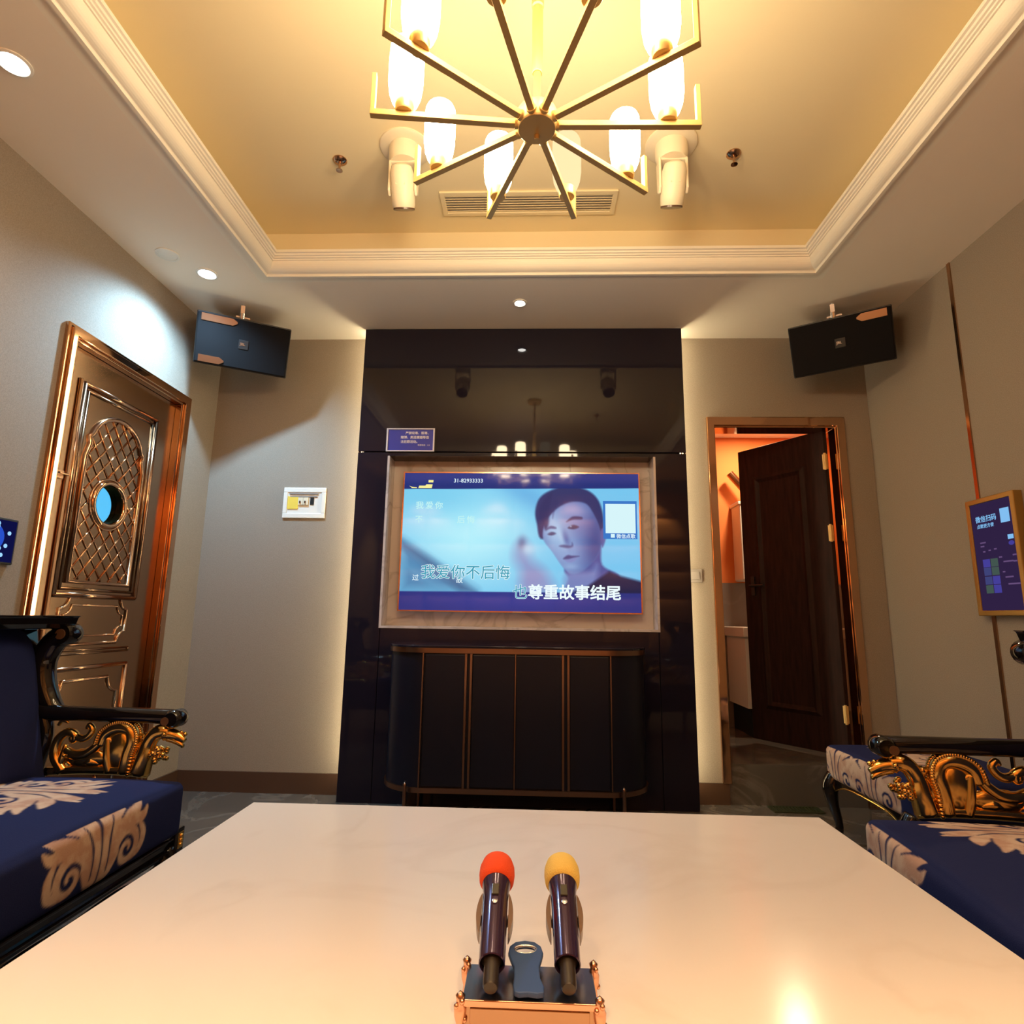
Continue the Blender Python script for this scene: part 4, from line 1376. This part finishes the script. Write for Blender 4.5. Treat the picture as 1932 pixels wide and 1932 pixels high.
for A, B_ in MIC:
    Mx = t.matrix_world.inverted() if False else Matrix.Translation((0, -.767, -.45))
    ln_ = (Vector(B_)-Vector(A)).length
    b = MB()
    n = 20
    for s_ in (-1, 1):
        prof_ = []
        for i in range(13):
            f = i/12
            prof_.append((s_*(.0180+.0056*math.sin(PI*f)**.8), ln_*(.40+.36*f)))
        inner = [(s_*.0174, ln_*(.40+.36*i/12)) for i in range(12, -1, -1)]
        b.prism(prof_+inner, lambda u, v, d: (u, d, v), -.003, .012)
    b.tube([(.0196*math.cos(a), .001+.0206*math.sin(a), ln_*.58) for a in np.linspace(0, PI, 14)], .003, 8)
    b.bar((0, .021, ln_*.58), (0, .034, ln_*.20), .012, .006, (1, 0, 0))
    o = b.build('cradle', 'wood_disc', t)
    o.matrix_local = Mx @ axis_frame(A, B_)
    b = MB()
for (A, B_), fm_, lab in zip(MIC, ('foam_red', 'foam_yellow'), ('purple microphone with a red foam cap resting on the copper stand', 'purple microphone with a yellow foam cap resting on the copper stand')):
    ln_ = (Vector(B_)-Vector(A)).length
    t = thing('microphone', lab, 'microphone', A, 0, 'karaoke microphones')
    t.matrix_world = axis_frame(A, B_)
    b = MB(); b.lathe([(0, 0), (.0075, .001), (.0088, .004), (.0088, .030), (.0125, .036)], n=24)
    b.build('antenna', 'mic_black', t, smooth=True)
    b = MB(); b.lathe([(.0115, .040), (.0142, .030), (.0154, .031), (.0158, .055), (.0162, ln_*.60), (.0163, ln_*.70), (.0178, ln_*.80), (.0200, ln_*.885), (.0206, ln_*.915), (.0196, ln_*.93)], n=32)
    b.build('body', 'mic_purple', t, smooth=True)
    b = MB()
    c0 = ln_*.965
    b.lathe([(.0200, c0-.018), (.0236, c0-.010), (.0246, c0), (.0242, c0+.010), (.0215, c0+.020), (.0155, c0+.0275), (.007, c0+.031), (0, c0+.0315)], n=36)
    b.build('foam_cap', fm_, t, smooth='all')
    b = MB(); b.box(-.0045, .0045, -.0182, -.0158, ln_*.66, ln_*.76)
    b.build('display_window', 'mic_window', t, bevel=.0005)
    b = MB(); b.lathe([(.0038, 0), (.0038, .0016), (.003, .0022)], (0, -.0160, ln_*.60), (0, -1, 0), n=16)
    b.build('button', 'silver', t, smooth=True)

# bottle opener lying on the mirror top
t = thing('bottle_opener', 'blue bottle opener lying between the two microphones', 'bottle opener', (-.002, .737, .5225))
b = MB()
out = [(-.0155, 0), (-.0165, .010), (-.0150, .025), (-.0148, .040), (-.0190, .055), (-.0215, .066), (-.0195, .078), (-.012, .0865), (0, .089), (.012, .0865), (.0195, .078), (.0215, .066), (.0190, .055), (.0148, .040), (.0150, .022), (.0185, .008), (.0175, -.002), (.010, -.004), (0, -.002), (-.010, -.003)]
hole = [(.0135*math.cos(a), .073+.0078*math.sin(a)) for a in np.linspace(0, 2*PI, 22, endpoint=False)]
b.prism(out, xy, .0, .006, holes=[hole])
o = b.build('grip', 'opener_blue', t, bevel=.0015)
b = MB(); b.tube([(p[0]*1.0, p[1], .0045) for p in hole], .0016, 8, True)
b.prism([(-.006, .0645), (.006, .0645), (.004, .0685), (-.004, .0685)], xy, .002, .0045)
b.build('steel_ring', 'silver', t, smooth='all')
t.rotation_euler = (math.radians(5), 0, math.radians(3))
